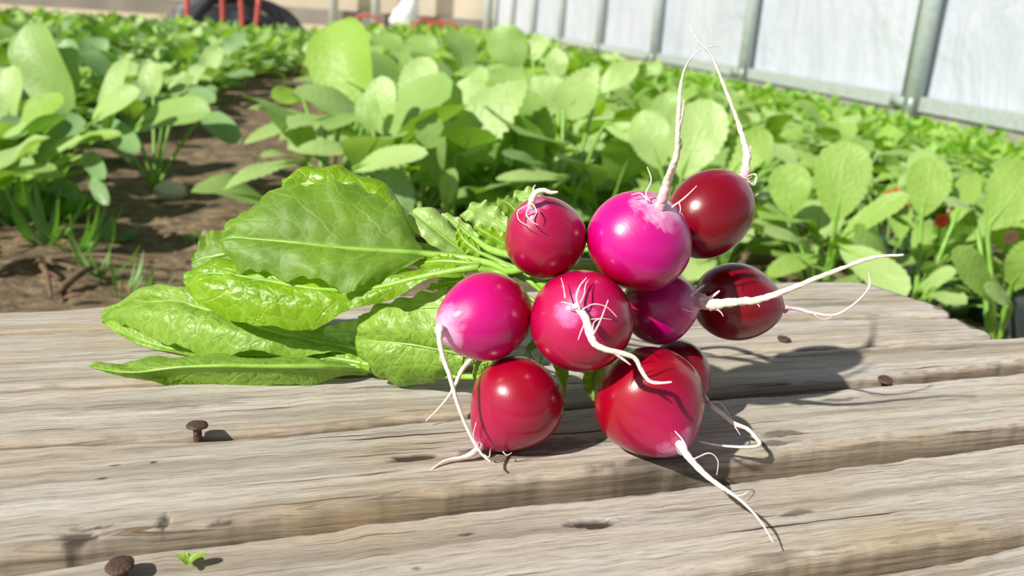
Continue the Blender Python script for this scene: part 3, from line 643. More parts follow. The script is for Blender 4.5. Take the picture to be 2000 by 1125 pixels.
# smaller blades among the stalks
leaf3('centre', [((920, 508, .363), (915, 514, .362), (905, 521, .361)), ((870, 498, .367), (868, 510, .365), (862, 524, .363)), ((835, 500, .370), (832, 512, .368), (830, 526, .365)), ((812, 508, .371), (810, 512, .371), (808, 518, .370))], ML_BRIGHT, pet('centre', (1000, 525, .358)), seed=18, wav=.001, pr=.001)
leaf3('lowright', [((930, 545, .364), (928, 552, .363), (925, 560, .362)), ((895, 540, .367), (890, 550, .365), (888, 562, .364)), ((860, 548, .369), (858, 556, .368), (856, 566, .367)), ((835, 560, .371), (833, 564, .371), (832, 568, .370))], ML_BRIGHT, pet('lowright', (1000, 560, .36)), seed=19, wav=.001, pr=.0009)
leaf3('behindcentre', [((935, 478, .376), (940, 495, .374), (935, 505, .373)), ((905, 455, .379), (910, 472, .377), (900, 486, .375)), ((895, 435, .381), (893, 446, .380), (888, 458, .378))], ML_BRIGHT, pet('behindcentre', (1000, 520, .37)), seed=20, wav=.001, pr=.0009)
# little blades seen between the radishes
leaf3('hidden', [((950, 700, .350), (952, 708, .350), (950, 716, .350)), ((930, 702, .351), (932, 715, .350), (938, 728, .349)), ((925, 722, .352), (922, 732, .351), (926, 742, .350))], ML_BRIGHT, None, seed=21, wav=.0005, pr=.0005, ser=.0003, nu=30)
leaf3('hidden', [((925, 700, .352), (925, 706, .352), (922, 712, .352)), ((908, 700, .353), (908, 708, .353), (908, 716, .353)), ((900, 704, .354), (900, 706, .354), (900, 708, .354))], ML_BRIGHT, None, seed=22, wav=.0005, pr=.0005, ser=.0003, nu=30)
leaf3('lowleft', [((1075, 700, .352), (1082, 700, .352), (1092, 698, .352)), ((1085, 725, .350), (1095, 722, .350), (1110, 722, .350)), ((1098, 755, .347), (1101, 755, .347), (1107, 750, .347)), ((1101, 775, .345), (1102, 776, .345), (1103, 775, .345))], ML_BRIGHT, pet('lowleft', (1060, 690, .352)), seed=23, wav=.0004, pr=.0007, ser=.0003, nu=30)
leaf3('lowright', [((1150, 716, .352), (1165, 718, .352), (1185, 720, .352)), ((1138, 738, .350), (1158, 742, .350), (1182, 742, .350)), ((1142, 762, .347), (1158, 766, .347), (1176, 766, .347)), ((1156, 781, .345), (1159, 783, .345), (1163, 782, .345))], ML_MATT, pet('lowright', (1170, 700, .355)), seed=24, wav=.0006, pr=.0007, ser=.0004, nu=30)
leaf3('magenta', [((1140, 560, .352), (1150, 565, .352), (1170, 570, .352)), ((1142, 525, .354), (1152, 530, .354), (1170, 540, .354)), ((1146, 508, .356), (1150, 510, .356), (1156, 516, .356))], ML_BRIGHT, None, seed=25, wav=.0006, pr=.0008, ser=.0004, nu=30)
# leaf stalks gathered behind the radishes
def stalk(key, *pts, r=0.0016):
    org = RAD[key][4]
    q = [P(*p)-org for p in pet(key, *pts)]
    v, f, t = tube(q, [r*1.25]+[r]*(len(q)-2)+[r*0.7], 9, len(q)*6, 0.15, 1)
    o = link('stalk', mesh('stalk', v, f, M_STEM, True), RAD[key][0])
stalk('topleft', (1010, 500, .364), (960, 488, .375), (920, 462, .385), r=.0017)
stalk('centre', (1040, 540, .356), (990, 533, .362), (940, 520, .368), (870, 500, .373), r=.0019)
stalk('left', (1000, 560, .356), (960, 555, .362), (930, 558, .364), (880, 575, .366), r=.0015)
stalk('behindcentre', (1120, 560, .366), (1030, 545, .366), (980, 515, .372), (930, 490, .380), r=.0016)
stalk('lowright', (1160, 690, .356), (1080, 680, .356), (1040, 640, .356), r=.0016)
stalk('lowleft', (1030, 690, .350), (1050, 660, .353), (1060, 600, .356), r=.0018)
stalk('right', (1340, 560, .378), (1200, 540, .378), (1100, 535, .376), (1000, 515, .38), r=.0015)
stalk('topright', (1250, 480, .380), (1150, 520, .378), (1060, 520, .378), (990, 490, .386), r=.0016)
stalk('behindlow', (1250, 690, .372), (1180, 680, .370), (1090, 620, .368), r=.0015)
stalk('magenta', (1160, 530, .362), (1100, 540, .362), (1020, 535, .364), r=.0017)

# ================================================================== the garden behind
rnd = random.Random(11)
# row direction: beds and the long wall run towards the point at (700, 7)
rd = ray(700, 7); ROW = Vector((rd.x, rd.y, 0)).normalized(); PER = Vector((ROW.y, -ROW.x, 0))
def ab(a, b, z=0): return ROW*a+PER*b+Vector((0, 0, z))
def to_ab(p): return (p.x*ROW.x+p.y*ROW.y, p.x*PER.x+p.y*PER.y)

# ---- soil
def soil_mat():
    m, t, out = newmat('garden_soil'); k = N(t)
    tc = k.n('ShaderNodeTexCoord').outputs['Object']
    a = k.noise(tc, 3.5, 6, 0.6); b_ = k.noise(k.scale(tc, 1, 2.2), 26, 6, 0.65, 0.6); c = k.noise(tc, 140, 4, 0.6)
    base = k.ramp(b_, [(0.3, srgb(74, 60, 44)), (0.46, srgb(118, 100, 76)), (0.6, srgb(160, 140, 110)), (0.75, srgb(186, 168, 138))])
    base = k.mix(k.m('MULTIPLY', k.ramp(a, [(0.4, 0), (0.65, 1)]), 0.5), base, srgb(88, 78, 52))
    base = k.mix(k.m('MULTIPLY', k.ramp(c, [(0.35, 1), (0.5, 0)]), 0.5), base, srgb(60, 46, 34))
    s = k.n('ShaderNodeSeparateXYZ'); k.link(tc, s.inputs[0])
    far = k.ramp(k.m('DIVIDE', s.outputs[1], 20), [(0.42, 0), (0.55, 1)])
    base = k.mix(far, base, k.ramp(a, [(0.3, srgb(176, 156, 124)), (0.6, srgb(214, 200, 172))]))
    b = k.n('ShaderNodeBsdfPrincipled'); b.inputs['Roughness'].default_value = 0.9; k.link(base, b.inputs['Base Color'])
    bn = k.n('ShaderNodeBump'); bn.inputs['Strength'].default_value = 0.9; bn.inputs['Distance'].default_value = 0.012
    k.link(k.m('ADD', b_, k.m('MULTIPLY', c, 0.4)), bn.inputs['Height']); k.link(bn.outputs[0], b.inputs['Normal'])
    k.link(b.outputs[0], out.inputs[0]); return m
M_SOIL = soil_mat()
def grid_mesh(name, x0, x1, y0, y1, nx, ny, amp, mat):
    X, Y = np.meshgrid(np.linspace(x0, x1, nx), np.linspace(y0, y1, ny))
    Z = amp*(fbm(X*9, Y*9, 4)*2) + amp*0.6*fbm(X*40, Y*40, 3)
    v = np.stack([X, Y, Z], -1).reshape(-1, 3)
    idx = np.arange(nx*ny).reshape(ny, nx)
    f = np.stack([idx[:-1, :-1], idx[:-1, 1:], idx[1:, 1:], idx[1:, :-1]], -1).reshape(-1, 4)
    return mesh(name, v, [tuple(int(i) for i in q) for q in f], mat)
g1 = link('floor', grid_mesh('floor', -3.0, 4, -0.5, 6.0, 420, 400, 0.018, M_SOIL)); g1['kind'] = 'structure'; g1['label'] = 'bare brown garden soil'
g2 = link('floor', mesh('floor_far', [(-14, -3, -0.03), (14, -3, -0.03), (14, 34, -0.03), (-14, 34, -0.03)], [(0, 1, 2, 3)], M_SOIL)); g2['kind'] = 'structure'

# ---- long film wall on the right
M_FILM = None
def film_mat():
    m, t, out = newmat('greenhouse_film'); k = N(t)
    tc = k.n('ShaderNodeTexCoord').outputs['Object']
    nz = k.noise(tc, 1.6, 4, 0.55, 0.8); n2 = k.noise(k.scale(tc, 1, 1, 0.5), 3.5, 4, 0.6, 1.0)
    b = k.n('ShaderNodeBsdfPrincipled'); b.inputs['Roughness'].default_value = 0.35
    k.link(k.mix(nz, srgb(196, 203, 218), srgb(220, 225, 236)), b.inputs['Base Color'])
    tr = k.n('ShaderNodeBsdfTranslucent'); tr.inputs[0].default_value = srgb(222, 226, 236)+(1,)
    bn = k.n('ShaderNodeBump'); bn.inputs['Strength'].default_value = 0.5; bn.inputs['Distance'].default_value = 0.08
    k.link(k.m('ADD', nz, k.m('MULTIPLY', n2, 0.5)), bn.inputs['Height']); k.link(bn.outputs[0], b.inputs['Normal'])
    mx = k.n('ShaderNodeMixShader'); mx.inputs[0].default_value = 0.18
    k.link(b.outputs[0], mx.inputs[1]); k.link(tr.outputs[0], mx.inputs[2]); k.link(mx.outputs[0], out.inputs[0]); return m
M_FILM = film_mat()
M_STEEL = simple('galvanised_steel', srgb(186, 196, 194), 0.45, srgb(166, 178, 176), 40, 0.1, 0.1)
M_CONC = simple('concrete_kerb', srgb(170, 170, 160), 0.9, srgb(140, 140, 132), 12, 0.4)
RAILZ = 0.13
pw = onz(2000, 240, RAILZ); A0, BW = to_ab(pw)
posts_a = []
for x in (1795, 1485, 1305, 1198, 1120, 1068, 1028, 998, 975):
    y = 240-0.183*(2000-x); posts_a.append(to_ab(onz(x, y, RAILZ))[0])
SP = (to_ab(onz(1305, 240-0.183*695, RAILZ))[0]-posts_a[0])/2
wall = link('wall_right', None, None, ab(A0, BW)); wall['kind'] = 'structure'; wall['label'] = 'translucent film greenhouse wall with steel posts along the right side'
WL = Vector(wall.location)
A_END = posts_a[0]+SP*7.2
print('WALL', A0, BW, posts_a, SP, A_END)
nA = 220; nZ = 24; vs = []
for i in range(nA):
    a = A0-2.5+(A_END-A0+2.5)*i/(nA-1)
    for j in range(nZ):
        z = RAILZ+2.6*j/(nZ-1)
        ofs = 0.05+0.025*mnoise.noise(Vector((a*1.3, z*0.8, 0)))+0.012*mnoise.noise(Vector((a*4, z*2.5, 3)))
        vs.append(ab(a, BW+ofs, z)-WL)
fs = [(i*nZ+j, (i+1)*nZ+j, (i+1)*nZ+j+1, i*nZ+j+1) for i in range(nA-1) for j in range(nZ-1)]
link('film_sheet', mesh('film_sheet', vs, fs, M_FILM), wall)
RR = Matrix.Rotation(math.atan2(ROW.y, ROW.x), 3, 'Z')
for kx in range(-1, 8):
    a = posts_a[0]+SP*kx
    g = Geo()
    v, f, _ = tube([ab(a, BW-0.02, -0.05)-WL, ab(a, BW-0.02, 1.2)-WL, ab(a, BW-0.02, 2.75)-WL], [0.042]*3, 14, 4); g.add(v, f)
    v, f = box_v(ab(a+0.09, BW-0.0, 1.4)-WL, (0.035, 0.03, 2.5), RR); g.add(v, f)
    v, f = box_v(ab(a+0.05, BW-0.03, RAILZ)-WL, (0.17, 0.05, 0.05), RR); g.add(v, f)
    link('steel_post', g.build('steel_post', M_STEEL), wall)
mid_a = (A0-2.5+A_END)/2; ln = A_END-A0+2.5
v, f = box_v(ab(mid_a, BW+0.01, RAILZ)-WL, (ln, 0.03, 0.07), RR); link('bottom_rail', mesh('bottom_rail', v, f, M_STEEL, False), wall)
v, f = box_v(ab(mid_a, BW+0.02, RAILZ-0.045)-WL, (ln, 0.02, 0.02), RR); link('rail_lip', mesh('rail_lip', v, f, simple('dark_gasket', srgb(70, 80, 76), 0.7), False), wall)
v, f = box_v(ab(mid_a, BW+0.06, 0.02)-WL, (ln, 0.10, 0.14), RR); link('kerb', mesh('kerb', v, f, M_CONC, False), wall)
v, f = box_v(ab(mid_a, BW+0.0, 2.75)-WL, (ln, 0.06, 0.06), RR); link('top_rail', mesh('top_rail', v, f, M_STEEL, False), wall)

# ---- end wall far away
M_BEIGE = simple('end_wall_board', srgb(206, 192, 170), 0.8, srgb(220, 208, 190), 0.8)
M_GREYB = simple('end_wall_base', srgb(150, 146, 138), 0.9, srgb(128, 124, 116), 1.2)
EA = A_END
ew = link('wall_back', None, None, ab(EA, 0)); ew['kind'] = 'structure'; ew['label'] = 'pale end wall of the greenhouse with a grey base'
EL = Vector(ew.location)
b0 = to_ab(P(590, 30, 20))[1]; 
v, f = box_v(ab(EA+0.1, (BW+0.3-14)/2, 1.5)-EL, (0.08, BW+14.3, 2.6), RR); link('wall_board', mesh('wall_board', v, f, M_BEIGE, False), ew)
v, f = box_v(ab(EA, (BW+0.3-14)/2, 0.06)-EL, (0.2, BW+14.3, 0.42), RR); link('wall_base', mesh('wall_base', v, f, M_GREYB, False), ew)
for px in (652, 733, 806, 948):
    d = ray(px, 30); s = EA/(d.x*ROW.x+d.y*ROW.y); p = CAM+d*s; bb = to_ab(p)[1]
    v, f, _ = tube([ab(EA-0.3, bb, -0.05)-EL, ab(EA-0.3, bb, 1.3)-EL, ab(EA-0.3, bb, 2.7)-EL], [0.09]*3, 12, 4)
    link('steel_post', mesh('steel_post', v, f, M_STEEL), ew)
M_WHITE = simple('white_plastic', srgb(226, 228, 232), 0.5)
p = P(795, 40, 0); d = ray(795, 45); s = (EA-0.8)/(d.x*ROW.x+d.y*ROW.y); p = CAM+d*s; bb = to_ab(p)[1]
g = Geo(); v, f, _ = tube([ab(EA-0.8, bb, -0.03), ab(EA-0.8, bb-0.03, 0.25), ab(EA-0.8, bb+0.1, 0.6), ab(EA-0.8, bb+0.14, 0.95)], [0.22, 0.24, 0.12, 0.07], 14, 20, 0.5, 3); g.add(v, f)
tag(link('plastic_bundle', g.build('plastic_bundle', M_WHITE)), 'white plastic sheet bundled round a post at the far wall', 'plastic sheet')

# ---- black hose pile and orange-red hoops at the back left
M_BLACK = simple('black_plastic', srgb(44, 44, 50), 0.4, srgb(30, 30, 36), 20, 0.3)
M_RED = simple('red_tube', srgb(204, 92, 82), 0.6, srgb(190, 78, 70), 20)
def atA(px, a, z=None, py=20):
    d = ray(px, py); s = a/(d.x*ROW.x+d.y*ROW.y); q = CAM+d*s
    if z is not None: q.z = z
    return q
HA = 10.5
hp = [(360, .42), (380, .55), (420, .62), (470, .60), (520, .52), (560, .42), (585, .25)]
for q in range(5):
    pts = [atA(330+q*10, HA-0.2*q, 0.1), atA(370+q*14, HA-0.15*q, 0.28+0.035*q), atA(430+q*10, HA-0.2*q, 0.36+0.03*q), atA(500+q*5, HA-0.2*q, 0.36-0.012*q), atA(560-q*4, HA-0.2*q, 0.24), atA(588-q*6, HA-0.2*q, 0.06)]
    v, f, _ = tube(pts, [0.055]*6, 12, 40, 0.15, q)
    o = link('black_hose', mesh('black_hose', v, f, M_BLACK))
    tag(o, 'thick black hose in the looped pile at the far end of the beds', 'hose', 'black hoses piled at the far left')
vs = []; fs = []; n1, n2 = 26, 14
for i in range(n1):
    for j in range(n2):
        x = i/(n1-1); y = j/(n2-1)
        h = 0.33*math.sin(PI*x)**0.6*math.sin(PI*y)**0.7*(1+0.4*mnoise.noise(Vector((x*6, y*5, 1))))
        q = atA(350+230*x, HA+0.1+0.9*y, 0); q.z = h-0.02; vs.append(q)
fs = [(i*n2+j, (i+1)*n2+j, (i+1)*n2+j+1, i*n2+j+1) for i in range(n1-1) for j in range(n2-1)]
tag(link('black_sheet', mesh('black_sheet', vs, fs, M_BLACK)), 'crumpled black plastic sheeting heaped at the far left behind the greens', 'plastic sheet')
def hoop(px0, px1, a, h, label, r=0.017):
    p0 = atA(px0, a, 0); p1 = atA(px1, a, 0)
    pts = [p0.lerp(p1, 0.0)+Vector((0, 0, -0.02)), p0+Vector((0, 0, h*0.6)), p0.lerp(p1, 0.22)+Vector((0, 0, h*0.95)), p0.lerp(p1, 0.5)+Vector((0, 0, h)), p0.lerp(p1, 0.8)+Vector((0, 0, h*0.93)), p1+Vector((0, 0, h*0.6)), p1+Vector((0, 0, -0.02))]
    v, f, _ = tube(pts, [r]*7, 10, 36); tag(link('red_hoop', mesh('red_hoop', v, f, M_RED)), label, 'hoop')
hoop(690, 745, 12.0, 0.28, 'low red hoop left of the white plastic bundle at the far wall')
hoop(806, 870, 11.0, 0.28, 'red hoop right of the white plastic bundle at the far wall')
hoop(836, 898, 11.4, 0.27, 'rightmost red hoop standing before the far grey wall')
def redpipe(px, tilt, a, h, label):
    p0 = atA(px, a, -0.02); p1 = atA(px+tilt, a, h); v, f, _ = tube([p0, p0.lerp(p1, 0.5)+Vector((0.01, 0, 0)), p1], [0.024]*3, 10, 8)
    tag(link('red_pipe', mesh('red_pipe', v, f, M_RED)), label, 'pipe')
redpipe(433, 0, 9.3, 0.62, 'upright red pipe leftmost of the three by the black hoses')
redpipe(472, -4, 9.3, 0.55, 'middle red pipe of the three by the black hoses')
redpipe(492, 14, 9.3, 0.40, 'rightmost leaning red pipe by the black hoses')
redpipe(358, 10, 9.3, 0.42, 'short red pipe stub left of the black hose pile')

# ---- crop leaves
MC_MUST = leaf_mat('mustard_leaf', srgb(102, 148, 54), srgb(138, 180, 80), srgb(190, 216, 130), rough=0.45, trans=0.35, tcol=srgb(160, 210, 50), ret=60, bump=0.4, rd=0.003, vstr=0.35)
MC_LIGHT = leaf_mat('mustard_leaf_light', srgb(142, 182, 90), srgb(172, 206, 118), srgb(206, 226, 150), rough=0.45, trans=0.35, tcol=srgb(170, 215, 70), ret=60, bump=0.4, rd=0.003, vstr=0.35)
MC_BLUE = leaf_mat('pakchoi_leaf', srgb(74, 122, 70), srgb(106, 154, 90), srgb(170, 200, 130), rough=0.4, trans=0.3, tcol=srgb(140, 200, 50), ret=60, bump=0.4, rd=0.003, vstr=0.35)
MC_YEL = leaf_mat('young_leaf_yellow_green', srgb(132, 184, 34), srgb(152, 200, 44), srgb(200, 222, 110), rough=0.45, trans=0.45, tcol=srgb(180, 225, 30), ret=60, bump=0.4, rd=0.003, vstr=0.35)
MC_RAD = leaf_mat('radish_crop_leaf', srgb(110, 158, 46), srgb(142, 184, 62), srgb(186, 214, 110), rough=0.5, trans=0.35, tcol=srgb(160, 215, 40), ret=80, bump=0.5, rd=0.003, vstr=0.35)
M_CSTEM = simple('crop_stalk', srgb(140, 184, 80), 0.45, srgb(112, 160, 56), 60)

def blade(base, tip, hw, nrm, arch=0.1, cup=0.15, ser=0.0, shape=(0.85, 0.5), nu=14, nv=8, seed=0, wav=0.1):
    """leaf blade from base to tip; nrm = upper face direction"""
    ax = tip-base; L = ax.length; ax.normalize(); nrm = (nrm-ax*nrm.dot(ax)).normalized(); sd_ = ax.cross(nrm)
    a, b = shape; pk = a/(a+b); mxv = pk**a*(1-pk)**b
    vs = []; lf = []; lm = []
    for i in range(nu+1):
        u = i/nu; w_ = hw*((max(u, 1e-4)**a)*(max(1-u, 1e-4)**b)/mxv)
        if i in (0, nu): w_ = max(w_*0.2, 0.0004)
        c = base+ax*L*u + nrm*arch*L*(4*u*(1-u))
        for j in range(nv+1):
            x = -1+2*j/nv
            ww = w_*(1+ser*(((i % 2)*2-1)*0.5) * (abs(x) > 0.8))
            p = c+sd_*x*ww + nrm*(cup*w_*x*x + wav*w_*abs(x)*math.sin(u*9+seed+x*1.5))
            vs.append(p); lf.append((u, x, 0)); lm.append((u*L+seed*0.3, x*ww, 0))
    fs = [(i*(nv+1)+j, (i+1)*(nv+1)+j, (i+1)*(nv+1)+j+1, i*(nv+1)+j+1) for i in range(nu) for j in range(nv)]
    return vs, fs, lf, lm
def leaf_geo(root, base, tip, hw, nrm, pr=0.004, **kw):
    g = Geo(); v, f, lf, lm = blade(base, tip, hw, nrm, **kw); g.add(v, f, 0, lf=lf, lm=lm)
    ax = tip-base
    ar = kw.get('arch', 0.1)
    n_ = (nrm-ax.normalized()*nrm.dot(ax.normalized())).normalized()
    def at(u): return base+ax*u+n_*(ar*ax.length*4*u*(1-u)-0.001)
    midp = root.lerp(base, 0.5)+Vector((0, 0, (base-root).length*0.08))
    v, f, _ = tube([root, midp, base, at(0.3), at(0.7)], [pr, pr*0.85, pr*0.7, pr*0.45, pr*0.15], 6, 12); g.add(v, f, 1)
    return g
def rand_leaf(r, size, kind):
    """leaf of a plant growing at the origin"""
    az = r.uniform(0, 2*PI); el = r.uniform(0.35, 1.25)
    d = Vector((math.cos(az)*math.cos(el), math.sin(az)*math.cos(el), math.sin(el)))
    pl = size*r.uniform(0.35, 0.75); L = size*r.uniform(0.45, 0.8)
    base = d*pl; el2 = el-r.uniform(0.1, 1.0); d2 = Vector((math.cos(az)*math.cos(el2), math.sin(az)*math.cos(el2), math.sin(el2)))
    tip = base+d2*L
    nr = Vector((-math.cos(az)*math.sin(el2), -math.sin(az)*math.sin(el2), math.cos(el2)))+Vector((r.uniform(-.4, .4), r.uniform(-.4, .4), 0))
    if kind == 'pak': sh, hwf, ser, cup = (0.55, 0.42), r.uniform(0.30, 0.38), 0.0, 0.25
    elif kind == 'rad': sh, hwf, ser, cup = (0.95, 0.5), r.uniform(0.24, 0.32), 0.10, 0.1
    elif kind == 'feather': sh, hwf, ser, cup = (0.7, 0.7), 0.2, 0.5, 0.1
    else: sh, hwf, ser, cup = (0.75, 0.6), r.uniform(0.30, 0.42), 0.09, 0.1
    return leaf_geo(Vector((0, 0, -0.01)), base, tip, L*hwf, nr, pr=size*0.018, arch=r.uniform(0.02, 0.16), cup=cup, ser=ser, shape=sh, nu=12, nv=6, seed=r.random()*6, wav=r.uniform(0.03, 0.16))
KM = {'must': [MC_MUST, MC_LIGHT, MC_MUST, MC_YEL], 'pak': [MC_BLUE, MC_MUST, MC_YEL, MC_LIGHT], 'rad': [MC_RAD, MC_RAD, MC_MUST, MC_LIGHT]}
KN = {'must': 'mustard_plant', 'pak': 'pak_choi_plant', 'rad': 'radish_plant'}
def proto_parts(kind, size, nl, seed):
    r = random.Random(seed); out = []
    for i in range(nl):
        sz = size*(1.0-0.35*i/nl)
        out.append(rand_leaf(r, sz, kind).build('leaf', [r.choice(KM[kind]), M_CSTEM]))
    return out
def proto_joined(kind, size, nl, seed):
    r = random.Random(seed); G = Geo(); mats = [KM[kind][0], M_CSTEM, KM[kind][1], KM[kind][3]]
    for i in range(nl):
        g = rand_leaf(r, size*(1.0-0.35*i/nl), kind); mi = r.choice([0, 0, 2, 3])
        n = len(G.v); G.v += g.v; G.f += [tuple(x+n for x in q) for q in g.f]; G.mi += [mi if m == 0 else 1 for m in g.mi]
        for k_ in ('lf', 'lm'): G.a.setdefault(k_, []); G.a[k_] += g.a[k_]
    return G.build('plant', mats)
PP = {k: [proto_parts(k, 1.0, n, s) for s in range(5)] for k, n in (('must', 9), ('pak', 10), ('rad', 8))}
PJ = {k: [proto_joined(k, 1.0, n, s+50) for s in range(6)] for k, n in (('must', 9), ('pak', 11), ('rad', 9))}
def plant_parts(kind, p, size, rz, label, group):
    e = thing(KN[kind], label, 'plant', p, group); e.rotation_euler = (0, 0, rz); e.scale = (size,)*3
    for me in rnd.choice(PP[kind]): link('leaf', me, e)
    return e
def plant_one(kind, p, size, rz, label, group):
    e = link(KN[kind], rnd.choice(PJ[kind]), None, p); e.rotation_euler = (rnd.uniform(-.1, .1), rnd.uniform(-.1, .1), rz); e.scale = (size,)*3
    return tag(e, label, 'plant', group)

# hero leaves: those that read one by one in the photo
TOCAM = -FW
def hero_plant(name, label, ground, leaves):
    """ground=(px,py) of the stem foot on the soil; leaves: (base px,py,t, tip px,py,t, half width px, lift, mat, kind)"""
    g0 = P(*ground); root = Vector((g0.x, g0.y, 0.0))
    e = thing(name, label, 'plant', root)
    for q, (bx, by, bt, tx, ty, tt, hw, up, mat, kd) in enumerate(leaves):
        b = P(bx, by, bt)-root; t = P(tx, ty, tt)-root
        n = (TOCAM*(1-up)+Vector((0.0, 0, 1))*up+Vector((-0.25, 0, 0)))
        sh, ser, cup = {'must': ((0.75, 0.55), 0.08, 0.12), 'pak': ((0.55, 0.42), 0, 0.2), 'rad': ((0.8, 0.5), 0.08, 0.08), 'star': ((0.6, 0.8), 0.16, 0.08)}[kd]
        gg = leaf_geo(Vector((0, 0, -0.01)), b, t, hw/F_PX*(bt+tt)/2, n, pr=0.0045, arch=0.07, cup=cup, ser=ser, shape=sh, nu=22, nv=12, seed=q*1.3+bx, wav=0.08)
        link('leaf', gg.build('leaf', [mat, M_CSTEM]), e)
    return e
hero_plant('mustard_plant', 'tall mustard plant above the leaf bunch, one big upright yellow-green leaf', (650, 400, 1.75), [
    (700, 225, 1.8, 655, 42, 1.85, 68, 0.0, MC_YEL, 'pak'), (735, 250, 1.7, 572, 178, 1.6, 40, .5, MC_LIGHT, 'must'), (630, 245, 1.7, 486, 212, 1.6, 20, .6, MC_LIGHT, 'must'),
    (660, 235, 1.65, 476, 282, 1.5, 36, .5, MC_LIGHT, 'star'), (580, 318, 1.5, 438, 370, 1.4, 28, .5, MC_LIGHT, 'star'), (590, 190, 1.9, 530, 190, 1.85, 24, .2, MC_YEL, 'must'), (720, 225, 1.6, 640, 255, 1.5, 36, .6, MC_MUST, 'must')])
hero_plant('mustard_plant', 'mustard plant with a drooping grey-green leaf just behind the leaf bunch', (760, 460, 1.45), [
    (705, 300, 1.5, 576, 296, 1.45, 25, .5, MC_LIGHT, 'must'), (690, 335, 1.4, 836, 300, 1.3, 27, .4, MC_LIGHT, 'must'), (800, 430, 1.4, 750, 330, 1.4, 40, .1, MC_BLUE, 'must'),
    (752, 268, 1.55, 745, 148, 1.55, 32, .0, MC_LIGHT, 'rad'), (730, 260, 1.5, 712, 180, 1.5, 26, .3, MC_MUST, 'must'), (800, 240, 1.7, 835, 110, 1.7, 40, .1, MC_LIGHT, 'must')])
hero_plant('mustard_plant', 'mustard plant with a dark strap leaf left above the small upper-left radish', (880, 480, 1.5), [
    (858, 350, 1.45, 835, 208, 1.4, 30, .0, MC_MUST, 'rad'), (890, 300, 1.45, 1030, 158, 1.45, 52, .2, MC_LIGHT, 'star'), (865, 232, 1.6, 945, 158, 1.6, 34, .3, MC_LIGHT, 'must'),
    (1110, 350, 1.4, 968, 350, 1.35, 15, .4, MC_LIGHT, 'must'), (1060, 330, 1.4, 980, 300, 1.35, 20, .5, MC_BLUE, 'must'), (870, 400, 1.4, 890, 330, 1.35, 22, .2, MC_MUST, 'must')])
hero_plant('mustard_plant', 'pale mustard plant with notched leaves behind the top of the bunch', (1090, 450, 1.6), [
    (1075, 330, 1.55, 1030, 175, 1.5, 32, .1, MC_MUST, 'must'), (1105, 230, 1.65, 1165, 130, 1.6, 40, .1, MC_LIGHT, 'star'), (1100, 215, 1.65, 1040, 150, 1.65, 38, .1, MC_LIGHT, 'star'),
    (1020, 130, 1.9, 965, 55, 1.9, 38, .2, MC_MUST, 'must'), (1040, 120, 1.9, 1062, 68, 1.9, 20, .2, MC_LIGHT, 'must'), (1090, 150, 1.8, 1085, 92, 1.8, 24, .2, MC_LIGHT, 'star'), (1180, 245, 1.55, 1292, 292, 1.5, 24, .5, MC_LIGHT, 'must'), (1170, 180, 1.7, 1245, 125, 1.7, 26, .2, MC_LIGHT, 'must')])
hero_plant('mustard_plant', 'mustard plant with broad light leaves behind the dark upper-right radish', (1350, 470, 1.5), [
    (1330, 350, 1.45, 1390, 195, 1.45, 55, .1, MC_LIGHT, 'must'), (1290, 330, 1.5, 1255, 215, 1.5, 40, .2, MC_LIGHT, 'must'), (1420, 350, 1.45, 1500, 255, 1.45, 36, .2, MC_RAD, 'must'), (1310, 260, 1.6, 1300, 180, 1.6, 34, .2, MC_MUST, 'must')])
hero_plant('radish_plant', 'radish plant with a large toothed upright leaf right of the bunch', (1610, 560, 1.35), [
    (1632, 435, 1.3, 1652, 276, 1.3, 54, .0, MC_RAD, 'rad'), (1640, 470, 1.25, 1775, 380, 1.2, 26, .5, MC_RAD, 'rad'), (1545, 425, 1.35, 1540, 318, 1.35, 40, .0, MC_RAD, 'rad'), (1600, 500, 1.25, 1500, 540, 1.2, 24, .5, MC_RAD, 'rad'), (1570, 480, 1.3, 1492, 452, 1.25, 22, .5, MC_LIGHT, 'rad')])
hero_plant('radish_plant', 'radish plant with a smooth upright leaf near the orange blossom', (1800, 560, 1.3), [
    (1800, 425, 1.3, 1820, 308, 1.3, 42, .0, MC_RAD, 'rad'), (1640, 480, 1.2, 1770, 580, 1.1, 38, .5, MC_LIGHT, 'rad'), (1740, 520, 1.25, 1665, 450, 1.2, 36, .5, MC_RAD, 'rad'), (1790, 570, 1.2, 1870, 530, 1.15, 22, .6, MC_LIGHT, 'rad'), (1860, 440, 1.3, 1900, 340, 1.35, 24, .3, MC_RAD, 'rad')])
hero_plant('radish_plant', 'radish plant at the right frame edge growing behind the black strip', (1955, 630, 1.2), [
    (1930, 450, 1.2, 2020, 318, 1.2, 55, .1, MC_RAD, 'rad'), (1940, 590, 1.15, 1858, 490, 1.1, 38, .4, MC_RAD, 'rad'), (1975, 560, 1.15, 2030, 470, 1.1, 36, .3, MC_RAD, 'rad'), (1975, 600, 1.15, 1920, 560, 1.1, 20, .3, MC_LIGHT, 'rad'), (1900, 410, 1.25, 1850, 400, 1.2, 20, .5, MC_LIGHT, 'rad')])
hero_plant('pak_choi_plant', 'pak choi at the upper left with two tall oval leaves', (110, 330, 1.9), [
    (140, 225, 1.9, 50, 48, 1.9, 55, .0, MC_MUST, 'pak'), (145, 190, 1.95, 130, 75, 1.95, 34, .1, MC_BLUE, 'pak'), (20, 250, 1.8, 28, 128, 1.8, 36, .1, MC_LIGHT, 'pak'), (210, 260, 1.75, 245, 115, 1.8, 26, .1, MC_LIGHT, 'pak'), (180, 240, 1.75, 275, 178, 1.7, 28, .3, MC_LIGHT, 'pak')])
